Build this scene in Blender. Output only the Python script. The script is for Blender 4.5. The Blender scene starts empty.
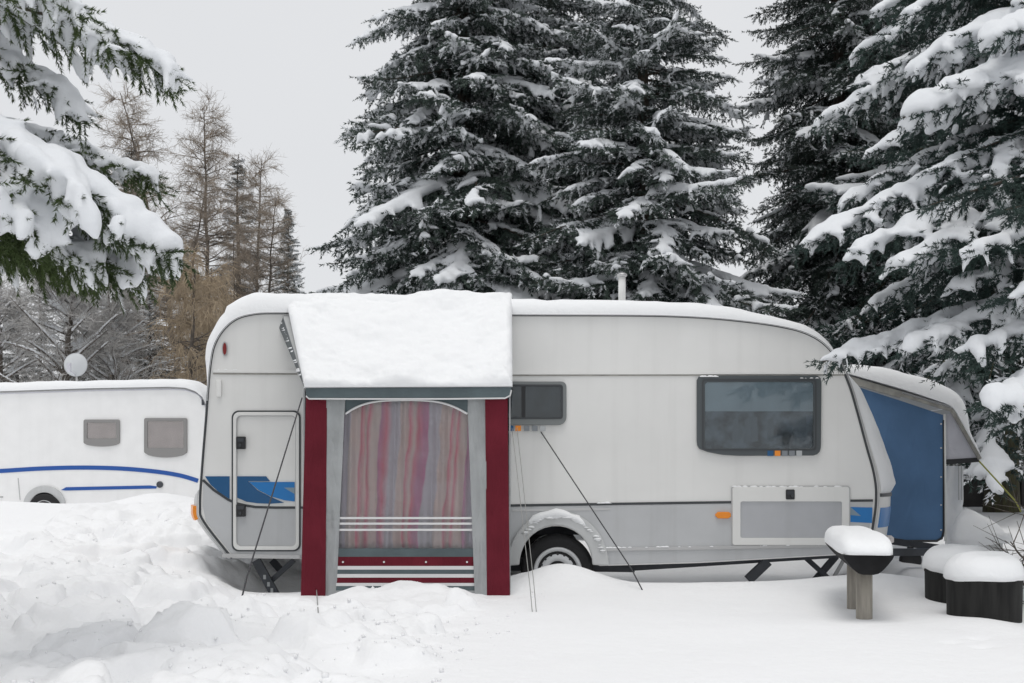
import bpy, math, random
import numpy as np
from mathutils import Vector, Matrix

sc = bpy.context.scene
C = sc.collection
R = math.radians

# ------------------------------------------------------------------ measuring frame
F, CH, YH, CX, D = 1100.0, 1.0, 471.0, 512.0, 10.0     # focal (px), eye height, horizon row, centre column, distance
def W(px, py, Y=0.0):
    s = (Y + D) / F
    return Vector(((px - CX) * s, Y, CH - (py - YH) * s))
def Wn(px, py, Y=0.0):
    v = W(px, py, Y); return np.array((v.x, v.y, v.z))

# ------------------------------------------------------------------ numpy noise
def _hash(ix, iy, seed):
    h = (ix.astype(np.int64) * 374761393 + iy.astype(np.int64) * 668265263 + seed * 974711) & 0xffffffff
    h = ((h ^ (h >> 13)) * 1274126177) & 0xffffffff
    return ((h ^ (h >> 16)) & 0xffff) / 65535.0
def vnoise(x, y, seed=0):
    x = np.asarray(x, float); y = np.asarray(y, float)
    ix, iy = np.floor(x), np.floor(y)
    fx, fy = x - ix, y - iy
    fx, fy = fx * fx * (3 - 2 * fx), fy * fy * (3 - 2 * fy)
    a, b = _hash(ix, iy, seed), _hash(ix + 1, iy, seed)
    c, d = _hash(ix, iy + 1, seed), _hash(ix + 1, iy + 1, seed)
    return (a * (1 - fx) + b * fx) * (1 - fy) + (c * (1 - fx) + d * fx) * fy - 0.5
def fbm(x, y, seed=0, o=4):
    r, a, f = 0, 1.0, 1.0
    for k in range(o):
        r = r + a * vnoise(x * f + 13.7 * k, y * f - 7.3 * k, seed + k); a *= .5; f *= 2.03
    return r
def sst(a, b, x):
    t = np.clip((x - a) / (b - a), 0, 1); return t * t * (3 - 2 * t)

# ------------------------------------------------------------------ materials
def nodes_of(m):
    m.use_nodes = True; nt = m.node_tree; return nt, nt.nodes, nt.links
def mat(name, col, rough=.5, var=0.0, scale=4.0, bump=0.0, bscale=30.0, metal=0.0, spec=.5, col2=None, stretch=None):
    m = bpy.data.materials.new(name); nt, N, L = nodes_of(m)
    p = N['Principled BSDF']; p.inputs['Roughness'].default_value = rough
    p.inputs['Metallic'].default_value = metal; p.inputs['Specular IOR Level'].default_value = spec
    p.inputs['Base Color'].default_value = (*col, 1)
    tc = N.new('ShaderNodeTexCoord'); src = tc.outputs['Object']
    if stretch:
        mp = N.new('ShaderNodeMapping'); mp.inputs['Scale'].default_value = stretch; L.new(src, mp.inputs[0]); src = mp.outputs[0]
    if var or col2:
        n = N.new('ShaderNodeTexNoise'); n.inputs['Scale'].default_value = scale; n.inputs['Detail'].default_value = 5
        L.new(src, n.inputs['Vector'])
        r = N.new('ShaderNodeValToRGB'); L.new(n.outputs['Fac'], r.inputs[0])
        c2 = col2 if col2 else tuple(min(1, c * (1 + var)) for c in col); c1 = col if col2 else tuple(c * (1 - var) for c in col)
        r.color_ramp.elements[0].position = .36; r.color_ramp.elements[1].position = .64
        r.color_ramp.elements[0].color = (*c1, 1); r.color_ramp.elements[1].color = (*c2, 1)
        L.new(r.outputs[0], p.inputs['Base Color'])
    if bump:
        n2 = N.new('ShaderNodeTexNoise'); n2.inputs['Scale'].default_value = bscale; n2.inputs['Detail'].default_value = 6
        L.new(src, n2.inputs['Vector'])
        b = N.new('ShaderNodeBump'); b.inputs['Strength'].default_value = bump; b.inputs['Distance'].default_value = .02
        L.new(n2.outputs['Fac'], b.inputs['Height']); L.new(b.outputs[0], p.inputs['Normal'])
    return m
def glassy(name, tint, refl_rough=.03, body=0.12, bodycol=(.6, .62, .65), noise=0.0, base=.05):
    m = bpy.data.materials.new(name); nt, N, L = nodes_of(m)
    for n in list(N):
        if n.type != 'OUTPUT_MATERIAL': N.remove(n)
    out = N['Material Output'] if 'Material Output' in N else N.new('ShaderNodeOutputMaterial')
    t = N.new('ShaderNodeBsdfTransparent'); t.inputs[0].default_value = (*tint, 1)
    d = N.new('ShaderNodeBsdfDiffuse'); d.inputs[0].default_value = (*bodycol, 1)
    g = N.new('ShaderNodeBsdfGlossy'); g.inputs['Roughness'].default_value = refl_rough
    m1 = N.new('ShaderNodeMixShader'); m1.inputs[0].default_value = body
    if noise:
        tc = N.new('ShaderNodeTexCoord'); nz = N.new('ShaderNodeTexNoise'); nz.inputs['Scale'].default_value = 5; nz.inputs['Detail'].default_value = 5
        L.new(tc.outputs['Object'], nz.inputs['Vector'])
        mr = N.new('ShaderNodeMapRange'); mr.inputs[1].default_value = .35; mr.inputs[2].default_value = .75
        mr.inputs[3].default_value = body; mr.inputs[4].default_value = body + noise
        L.new(nz.outputs['Fac'], mr.inputs[0]); L.new(mr.outputs[0], m1.inputs[0])
    L.new(t.outputs[0], m1.inputs[1]); L.new(d.outputs[0], m1.inputs[2])
    fr = N.new('ShaderNodeFresnel'); fr.inputs[0].default_value = 1.6
    m2 = N.new('ShaderNodeMixShader'); L.new(fr.outputs[0], m2.inputs[0])
    L.new(m1.outputs[0], m2.inputs[1]); L.new(g.outputs[0], m2.inputs[2]); L.new(m2.outputs[0], out.inputs[0])
    return m

M = {}
M['snow'] = mat('snow', (.89, .90, .91), .75, bump=.25, bscale=24, spec=.25)
M['snow_ground'] = mat('snow_ground', (.89, .895, .905), .8, bump=.5, bscale=14, spec=.2)
M['snow_tree'] = mat('snow_on_needles', (.76, .78, .805), .8, spec=.2, bump=.3, bscale=22)  # greyer than the other snow: shade on the boughs is put into its colour
M['panel'] = mat('caravan_white', (.78, .778, .76), .38, var=.035, scale=1.3)
M['panel_low'] = mat('caravan_grey', (.50, .51, .52), .42, var=.05, scale=2.0, bump=.05, bscale=60)
M['panel_hatch'] = mat('caravan_hatch_grey', (.45, .46, .48), .45, var=.03, bump=.12, bscale=120)
M['frame_white'] = mat('frame_white', (.76, .76, .74), .4)
M['gasket'] = mat('gasket', (.045, .05, .055), .5)
M['rail'] = mat('alu_rail', (.50, .50, .50), .35, metal=.5)
M['bumper'] = mat('bumper_grey', (.56, .57, .57), .45, var=.04)
M['black'] = mat('black_plastic', (.018, .019, .021), .45)
M['dark_metal'] = mat('dark_steel', (.06, .065, .075), .5, var=.2, metal=.3)
M['tyre'] = mat('tyre', (.014, .014, .015), .8, bump=.3, bscale=90)
M['steel'] = mat('wheel_steel', (.60, .61, .62), .4, metal=.2)
M['well'] = mat('wheel_well', (.02, .02, .022), .9)
M['win_frame'] = mat('window_frame', (.070, .082, .088), .4)
M['win_frame_pale'] = mat('pale_window_frame', (.19, .205, .205), .45)
M['night'] = mat('dark_cabin', (.012, .016, .021), .9, col2=(.05, .06, .07), scale=5)
M['win_pane'] = glassy('window_acrylic', (.80, .85, .88), .04, .05, (.40, .44, .46))
M['blind'] = mat('blind', (.70, .75, .76), .7, var=.06)
M['inside'] = mat('cabin_inside', (.05, .058, .066), .9, col2=(.34, .37, .40), scale=7)  # dark cabin, with pale window reflections put into the blotches
M['blue_dark'] = mat('decal_dark_blue', (.006, .085, .22), .35)
M['blue_light'] = mat('decal_light_blue', (.008, .18, .50), .35)
M['blue_grey'] = mat('decal_grey_blue', (.22, .30, .36), .4)
M['orange'] = mat('orange_lens', (.85, .27, .02), .25)
M['red_lens'] = mat('red_lens', (.20, .02, .02), .2)
M['grey_square'] = mat('grey_square', (.22, .24, .26), .5)
M['pale_square'] = mat('pale_square', (.45, .47, .48), .5)
M['red_fabric'] = mat('red_fabric', (.135, .016, .027), .85, var=.12, scale=3, bump=.12, bscale=220, spec=.15)
M['grey_fabric'] = mat('grey_fabric', (.36, .375, .38), .75, var=.07, scale=5, bump=.12, bscale=160)
M['slate_fabric'] = mat('slate_fabric', (.085, .115, .125), .6, var=.12, scale=4, bump=.1, bscale=120)
M['white_tape'] = mat('white_tape', (.70, .70, .70), .5)
M['roof_fabric'] = mat('roof_fabric', (.45, .46, .46), .7)
M['vinyl'] = glassy('clear_vinyl', (.96, .96, .98), .08, .02, (.62, .62, .66), .09)
M['tent_blue'] = mat('tent_blue', (.095, .190, .345), .85, var=.12, scale=1.6, bump=.1, bscale=150)
M['tent_grey'] = mat('tent_grey', (.60, .60, .65), .7, var=.06)
M['tent_beam'] = mat('tent_beam', (.33, .32, .29), .6, var=.2, scale=8)
M['van_white'] = mat('van_white', (.88, .88, .875), .4, var=.02)
M['van_grey'] = mat('van_window_frame', (.26, .255, .25), .45)
M['van_pane'] = glassy('van_window_acrylic', (.985, .98, .98), .05, .04, (.6, .57, .56))
M['van_blind'] = mat('van_blind', (.84, .78, .76), .7, var=.05)
M['van_blue'] = mat('van_blue', (.01, .085, .36), .35)
M['dish'] = mat('dish_grey', (.60, .62, .635), .4)
M['wood_post'] = mat('weathered_post', (.25, .23, .20), .8, col2=(.34, .315, .27), scale=7, stretch=(6, 6, .8), bump=.3, bscale=20)
M['trough'] = mat('black_rubber', (.014, .014, .015), .8, var=.25, scale=9, spec=.2)
M['tub'] = mat('black_tub', (.012, .012, .012), .7, col2=(.026, .026, .025), scale=5, stretch=(5, 5, .5), spec=.2)
M['rope_dark'] = mat('dark_rope', (.05, .05, .055), .8)
M['rope_pale'] = mat('pale_rope', (.28, .28, .27), .8)
M['rope_yellow'] = mat('yellow_rope', (.36, .36, .10), .8)
M['bark'] = mat('spruce_bark', (.045, .034, .026), .9, col2=(.09, .075, .06), scale=8, stretch=(4, 4, 1), bump=.5, bscale=16)
M['bark_moss'] = mat('mossy_bark', (.05, .042, .028), .9, col2=(.075, .075, .035), scale=6, stretch=(4, 4, 1), bump=.5, bscale=16)
M['bark_bare'] = mat('bare_bark', (.11, .095, .082), .9, var=.3, scale=6)
M['twig_brown'] = mat('larch_twig', (.27, .225, .18), .9, var=.3, scale=3)
M['twig_gold'] = mat('hanging_twig', (.40, .32, .225), .9, var=.3, scale=3)
M['twig_grey'] = mat('grey_twig', (.42, .41, .40), .9, var=.3, scale=3)
def needle_mat(name, a, b):
    return mat(name, a, .55, col2=b, scale=1.7, spec=.3)
M['needle'] = needle_mat('spruce_needles', (.031, .046, .040), (.070, .096, .080))
M['needle_blue'] = needle_mat('blue_spruce_needles', (.018, .035, .031), (.044, .073, .062))
M['needle_green'] = needle_mat('green_needles', (.030, .050, .018), (.068, .100, .030))
M['needle_far'] = needle_mat('far_needles', (.045, .053, .045), (.095, .095, .075))
M['fence'] = mat('fence_board', (.03, .028, .027), .8, var=.3)

def wear(m, streak=.10, splash=None):
    nt, N, L = nodes_of(m); p = N['Principled BSDF']
    tc = N.new('ShaderNodeTexCoord'); mp = N.new('ShaderNodeMapping'); mp.inputs['Scale'].default_value = (9, 9, .45); L.new(tc.outputs['Object'], mp.inputs[0])
    n = N.new('ShaderNodeTexNoise'); n.inputs['Scale'].default_value = 1.0; n.inputs['Detail'].default_value = 6; L.new(mp.outputs[0], n.inputs['Vector'])
    r = N.new('ShaderNodeMapRange'); r.inputs[1].default_value = .52; r.inputs[2].default_value = .78; r.inputs[3].default_value = 0; r.inputs[4].default_value = streak; L.new(n.outputs['Fac'], r.inputs[0])
    mx = N.new('ShaderNodeMix'); mx.data_type = 'RGBA'; L.new(r.outputs[0], mx.inputs[0]); mx.inputs[7].default_value = (.16, .15, .12, 1)
    old = p.inputs['Base Color']
    if old.is_linked: L.new(old.links[0].from_socket, mx.inputs[6])
    else: mx.inputs[6].default_value = old.default_value
    L.new(mx.outputs[2], old)
    n2 = N.new('ShaderNodeTexNoise'); n2.inputs['Scale'].default_value = 1.7; n2.inputs['Detail'].default_value = 3; L.new(tc.outputs['Object'], n2.inputs['Vector'])
    b = N.new('ShaderNodeBump'); b.inputs['Strength'].default_value = .25; b.inputs['Distance'].default_value = .02; L.new(n2.outputs['Fac'], b.inputs['Height']); L.new(b.outputs[0], p.inputs['Normal'])
for k_, a_ in (('panel', .07), ('panel_low', .13), ('panel_hatch', .08), ('frame_white', .08), ('bumper', .16), ('van_white', .035)): wear(M[k_], a_)
def creases(m, scale=(3, 3, 1.2), st=.5):
    nt, N, L = nodes_of(m); p = N['Principled BSDF']
    tc = N.new('ShaderNodeTexCoord'); mp = N.new('ShaderNodeMapping'); mp.inputs['Scale'].default_value = scale; mp.inputs['Rotation'].default_value = (0, .35, 0); L.new(tc.outputs['Object'], mp.inputs[0])
    n = N.new('ShaderNodeTexNoise'); n.inputs['Scale'].default_value = 1.6; n.inputs['Detail'].default_value = 3; n.inputs['Distortion'].default_value = .8; L.new(mp.outputs[0], n.inputs['Vector'])
    b = N.new('ShaderNodeBump'); b.inputs['Strength'].default_value = st; b.inputs['Distance'].default_value = .06; L.new(n.outputs['Fac'], b.inputs['Height'])
    o = p.inputs['Normal']
    if o.is_linked: L.new(o.links[0].from_socket, b.inputs['Normal'])
    L.new(b.outputs[0], o)
creases(M['tent_blue'], (2.2, 2.2, .9), .6); creases(M['red_fabric'], (4, 4, 1.5), .6); creases(M['grey_fabric'], (5, 5, 1.5), .7); creases(M['slate_fabric'], (2, 2, 4), .4); creases(M['tent_grey'], (3, 3, 2), .5)

# curtain: woven stripes along its width
def curtain_mat(x0, x1):
    m = bpy.data.materials.new('striped_curtain'); nt, N, L = nodes_of(m)
    p = N['Principled BSDF']; p.inputs['Roughness'].default_value = .85
    tc = N.new('ShaderNodeTexCoord'); sx = N.new('ShaderNodeSeparateXYZ'); L.new(tc.outputs['Object'], sx.inputs[0])
    mr = N.new('ShaderNodeMapRange'); mr.inputs[1].default_value = x0; mr.inputs[2].default_value = x1; wn = N.new('ShaderNodeTexNoise'); wn.inputs['Scale'].default_value = 1.6; L.new(tc.outputs['Object'], wn.inputs['Vector'])
    m1 = N.new('ShaderNodeMath'); m1.operation = 'MULTIPLY_ADD'; L.new(sx.outputs[2], m1.inputs[0]); m1.inputs[1].default_value = -.055; L.new(sx.outputs[0], m1.inputs[2])
    m2 = N.new('ShaderNodeMath'); m2.operation = 'MULTIPLY_ADD'; L.new(wn.outputs['Fac'], m2.inputs[0]); m2.inputs[1].default_value = .16; L.new(m1.outputs[0], m2.inputs[2])
    m3 = N.new('ShaderNodeMath'); m3.operation = 'ADD'; m3.inputs[1].default_value = -.03; L.new(m2.outputs[0], m3.inputs[0]); L.new(m3.outputs[0], mr.inputs[0])
    r = N.new('ShaderNodeValToRGB'); L.new(mr.outputs[0], r.inputs[0])
    lav, bei, pk, pu, gr = (.56, .50, .58), (.74, .58, .49), (.74, .12, .20), (.56, .13, .30), (.60, .57, .60)
    st = [(0, lav), (.07, bei), (.15, pk), (.185, bei), (.21, pk), (.24, bei), (.30, pu), (.335, pk), (.375, gr), (.44, bei), (.50, pk), (.535, bei),
          (.555, pk), (.59, pu), (.635, gr), (.72, bei), (.79, pk), (.82, bei), (.84, pk), (.865, bei), (.92, pu), (.965, lav)]
    e = r.color_ramp.elements; r.color_ramp.interpolation = 'LINEAR'
    cr = []
    for k, (q, c) in enumerate(st):
        cr.append((q + .006, c))
        if k + 1 < len(st) and len(cr) < 30 and st[k + 1][0] - q > .04: cr.append((st[k + 1][0] - .006, c))
    cr = cr[:32]
    e[0].position = cr[0][0]; e[0].color = (*cr[0][1], 1); e[1].position = cr[-1][0]; e[1].color = (*cr[-1][1], 1)
    for q, c in cr[1:-1]:
        k = e.new(q); k.color = (*c, 1)
    L.new(r.outputs[0], p.inputs['Base Color'])
    return m

# ------------------------------------------------------------------ mesh builder
class MB:
    def __init__(s): s.v = []; s.f = []
    def add(s, vs, fs):
        o = len(s.v); s.v += [tuple(v) for v in vs]; s.f += [tuple(i + o for i in f) for f in fs]; return s
    def box(s, a, b):
        (x0, y0, z0), (x1, y1, z1) = a, b
        return s.add([(x0, y0, z0), (x1, y0, z0), (x1, y1, z0), (x0, y1, z0), (x0, y0, z1), (x1, y0, z1), (x1, y1, z1), (x0, y1, z1)],
                     [(0, 3, 2, 1), (4, 5, 6, 7), (0, 1, 5, 4), (1, 2, 6, 5), (2, 3, 7, 6), (3, 0, 4, 7)])
    def prism(s, poly, y0, y1):                         # poly of (x,z), extruded along y
        n = len(poly)
        vs = [(x, y0, z) for x, z in poly] + [(x, y1, z) for x, z in poly]
        fs = [tuple(range(n)), tuple(range(2 * n - 1, n - 1, -1))] + [(i, i + n, (i + 1) % n + n, (i + 1) % n) for i in range(n)]
        return s.add(vs, fs)
    def pxprism(s, poly, Y, t):                          # poly in reference px at depth Y, thickness t (m) away from the viewer
        p = [(W(a, b, Y).x, W(a, b, Y).z) for a, b in poly]; return s.prism(p, Y, Y + t)
    def ring(s, outer, inner, y0, y1):                   # frame: outer and inner polygons with the same count
        n = len(outer)
        vs = [(x, y0, z) for x, z in outer] + [(x, y0, z) for x, z in inner] + [(x, y1, z) for x, z in outer] + [(x, y1, z) for x, z in inner]
        fs = []
        for i in range(n):
            j = (i + 1) % n
            fs += [(i, j, n + j, n + i), (i, 2 * n + i, 2 * n + j, j), (n + i, n + j, 3 * n + j, 3 * n + i), (2 * n + i, 3 * n + i, 3 * n + j, 2 * n + j)]
        return s.add(vs, fs)
    def tube(s, pts, rad, n=8, cap=True):
        pts = [Vector(p) for p in pts]; m = len(pts)
        if not hasattr(rad, '__len__'): rad = [rad] * m
        vs, fs = [], []; ref = None
        for k in range(m):
            t = (pts[min(k + 1, m - 1)] - pts[max(k - 1, 0)]).normalized()
            if ref is None: ref = Vector((0, 0, 1)) if abs(t.z) < .9 else Vector((1, 0, 0))
            u = (ref - t * ref.dot(t)).normalized(); ref = u; w = t.cross(u)
            for i in range(n):
                a = 2 * math.pi * i / n; vs.append(pts[k] + (u * math.cos(a) + w * math.sin(a)) * rad[k])
        for k in range(m - 1):
            for i in range(n):
                j = (i + 1) % n; fs.append((k * n + i, k * n + j, (k + 1) * n + j, (k + 1) * n + i))
        if cap: fs += [tuple(range(n - 1, -1, -1)), tuple(range((m - 1) * n, m * n))]
        return s.add(vs, fs)
    def lathe(s, prof, c, axis='z', n=32):               # prof: (r, h) rows
        vs, fs = [], []
        for r, h in prof:
            for i in range(n):
                a = 2 * math.pi * i / n
                if axis == 'z': vs.append((c[0] + r * math.cos(a), c[1] + r * math.sin(a), c[2] + h))
                else: vs.append((c[0] + r * math.cos(a), c[1] + h, c[2] + r * math.sin(a)))
        for k in range(len(prof) - 1):
            for i in range(n):
                j = (i + 1) % n; fs.append((k * n + i, k * n + j, (k + 1) * n + j, (k + 1) * n + i))
        fs += [tuple(range(n - 1, -1, -1)), tuple(range((len(prof) - 1) * n, len(prof) * n))]
        return s.add(vs, fs)
    def beam(s, a, b, w, h):                             # rectangular bar a->b
        a, b = Vector(a), Vector(b); t = (b - a).normalized()
        u = t.cross(Vector((0, 1, 0))); u = u.normalized() if u.length > .05 else Vector((1, 0, 0)); v = t.cross(u)
        vs = [p + u * (i * w / 2) + v * (j * h / 2) for p in (a, b) for i, j in ((-1, -1), (1, -1), (1, 1), (-1, 1))]
        return s.add(vs, [(0, 1, 2, 3), (7, 6, 5, 4), (0, 4, 5, 1), (1, 5, 6, 2), (2, 6, 7, 3), (3, 7, 4, 0)])
    def grid(s, P, closed_u=False):                      # P: (nu, nv, 3)
        nu, nv = P.shape[:2]; o = len(s.v)
        s.v += [tuple(p) for p in P.reshape(-1, 3)]
        for i in range(nu if closed_u else nu - 1):
            for j in range(nv - 1):
                k = (i + 1) % nu; s.f.append((o + i * nv + j, o + k * nv + j, o + k * nv + j + 1, o + i * nv + j + 1))
        return s

def link(name, me, parent=None):
    o = bpy.data.objects.new(name, me); C.objects.link(o)
    if parent is not None:
        o.parent = parent
        if parent.type == 'EMPTY': o.matrix_parent_inverse = Matrix.Translation(-parent.location)
    return o
def pieces(mb):
    par = list(range(len(mb.v)))
    def find(a):
        while par[a] != a: par[a] = par[par[a]]; a = par[a]
        return a
    for f in mb.f:
        for q in f[1:]: par[find(q)] = find(f[0])
    out = {}
    for f in mb.f: out.setdefault(find(f[0]), []).append(f)
    res = []
    for fs in out.values():
        ids = sorted({i for f in fs for i in f}); mp = {q: k for k, q in enumerate(ids)}
        n = MB(); n.v = [mb.v[i] for i in ids]; n.f = [tuple(mp[i] for i in f) for f in fs]; res.append(n)
    return res
SPLIT = {'sill_rail', 'waist_rail', 'rail_seal', 'belt_line', 'eyelet', 'strap', 'vent_hole', 'slot', 'interior', 'chassis', 'panel_seam', 'roof_beam', 'feed_arm'}
def build(name, mb, m, parent=None, smooth=False, bevel=0.0, fix=True):
    if name in SPLIT:
        ps = pieces(mb)
        if len(ps) > 1:
            SPLIT.discard(name); os_ = [build(name, q, m, parent, smooth, bevel, fix) for q in ps]; SPLIT.add(name); return os_[0]
    me = bpy.data.meshes.new(name); me.from_pydata(mb.v, [], mb.f); me.update()
    if fix:
        import bmesh
        bm = bmesh.new(); bm.from_mesh(me); bmesh.ops.recalc_face_normals(bm, faces=bm.faces); bm.to_mesh(me); bm.free()
    me.materials.append(M[m] if isinstance(m, str) else m)
    if smooth: me.polygons.foreach_set('use_smooth', [True] * len(me.polygons))
    o = link(name, me, parent)
    if name == 'snow_crumbs': o['kind'] = 'stuff'
    if bevel:
        b = o.modifiers.new('bevel', 'BEVEL'); b.width = bevel; b.segments = 2; b.limit_method = 'ANGLE'; b.angle_limit = R(40)
    return o
def np_mesh(name, v, tri, mats, idx=None, smooth=False):
    v = np.asarray(v, np.float32); tri = np.asarray(tri, np.int32)
    k = tri.shape[1]
    me = bpy.data.meshes.new(name); me.vertices.add(len(v)); me.vertices.foreach_set('co', v.ravel())
    me.loops.add(tri.size); me.loops.foreach_set('vertex_index', tri.ravel())
    me.polygons.add(len(tri)); me.polygons.foreach_set('loop_start', np.arange(len(tri), dtype=np.int32) * k)
    for m in mats: me.materials.append(M[m] if isinstance(m, str) else m)
    if idx is not None: me.polygons.foreach_set('material_index', np.asarray(idx, np.int32))
    if smooth: me.polygons.foreach_set('use_smooth', np.ones(len(tri), bool))
    me.update(calc_edges=True); return me
def thing(name, label, cat, loc, group=None):
    o = bpy.data.objects.new(name, None); C.objects.link(o); o.location = loc; o.empty_display_size = .2
    return tag(o, label, cat, group)
def tag(o, label, cat, group=None):
    o['label'] = label; o['category'] = cat
    if group: o['group'] = group
    return o
def catmull(pts, n=8, closed=False):
    P = [np.array(p, float) for p in pts]; out = []
    m = len(P)
    for i in range(m if closed else m - 1):
        a, b, c, d = (P[(i - 1) % m], P[i], P[(i + 1) % m], P[(i + 2) % m]) if closed else (P[max(i - 1, 0)], P[i], P[i + 1], P[min(i + 2, m - 1)])
        for k in range(n):
            t = k / n
            out.append(.5 * (2 * b + (c - a) * t + (2 * a - 5 * b + 4 * c - d) * t * t + (3 * b - a - 3 * c + d) * t ** 3))
    if not closed: out.append(P[-1])
    return np.array(out)
def rrect(x0, y0, x1, y1, r, n=6):                        # px outline, rounded
    rr = r if hasattr(r, '__len__') else (r, r, r, r)
    out = []
    for (cx, cy, a0, q) in ((x0 + rr[0], y0 + rr[0], 180, rr[0]), (x1 - rr[1], y0 + rr[1], 270, rr[1]), (x1 - rr[2], y1 - rr[2], 0, rr[2]), (x0 + rr[3], y1 - rr[3], 90, rr[3])):
        for k in range(n + 1):
            a = R(a0 + 90 * k / n); out.append((cx + q * math.cos(a), cy + q * math.sin(a)))
    return out
def xz(poly, Y): return [(W(a, b, Y).x, W(a, b, Y).z) for a, b in poly]
def strip_px(pts, w, Y, t, mb):                          # ribbon of px width w along px points
    P = np.array(pts, float); T = np.gradient(P, axis=0); T /= np.linalg.norm(T, axis=1)[:, None]
    Nn = np.stack([-T[:, 1], T[:, 0]], 1) * w / 2
    return mb.pxprism([tuple(p) for p in P + Nn] + [tuple(p) for p in (P - Nn)[::-1]], Y, t)

# ------------------------------------------------------------------ ground
rg = np.random.default_rng(5)
chunks = []
for k in range(420):
    x = rg.uniform(-5.2, .5); y = rg.uniform(-5.6, 3.5)
    lim = -.15 + .16 * (y + 1.5)
    if x > min(lim, .0) and not (x < .2 and -2.4 < y < -1.3): continue
    if -2.9 < x < 3 and -1.05 < y < 2.6: continue
    if -2.0 < x < .3 and -2.15 < y < -1.0: continue
    s = rg.uniform(.07, .30) * (1.15 if y < -2 else 1.3)
    chunks.append((x, y, s, s * rg.uniform(.5, 1.0), s * rg.uniform(.22, .50), rg.uniform(0, 3.14), rg.uniform(-.5, .5), rg.uniform(-.35, .5)))
for k in range(700):
    x = rg.uniform(-5.2, .3); y = rg.uniform(-5.4, 1.5)
    if x > -.25 + .16 * (y + 1.5) or (-2.9 < x and y > -1.05) or (-2.0 < x < .3 and y > -1.9): continue
    if vnoise(np.array(x * .9), np.array(y * .9), 77) < -.05: continue
    s = rg.uniform(.035, .12)
    chunks.append((x, y, s, s * rg.uniform(.6, 1.0), s * rg.uniform(.4, .9), rg.uniform(0, 3.14), rg.uniform(-.5, .5), rg.uniform(-.3, .6)))
chunks += [(-1.72, -4.32, .30, .20, .19, .25, .25, .1), (-2.25, -3.8, .2, .2, .13, .8, .2, .1), (-1.45, -3.7, .28, .2, .11, .1, -.1, .1), (-2.6, -3.2, .4, .25, .14, .2, .1, .2),
           (-1.1, -3.2, .3, .2, .12, .4, .1, .1), (-3.3, 1.8, .9, .6, .22, .2, .1, .2), (-4.4, 3.5, 1.2, .7, .22, .1, 0, .1), (-3.0, .6, .6, .35, .12, .3, .1, .1)]
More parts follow.
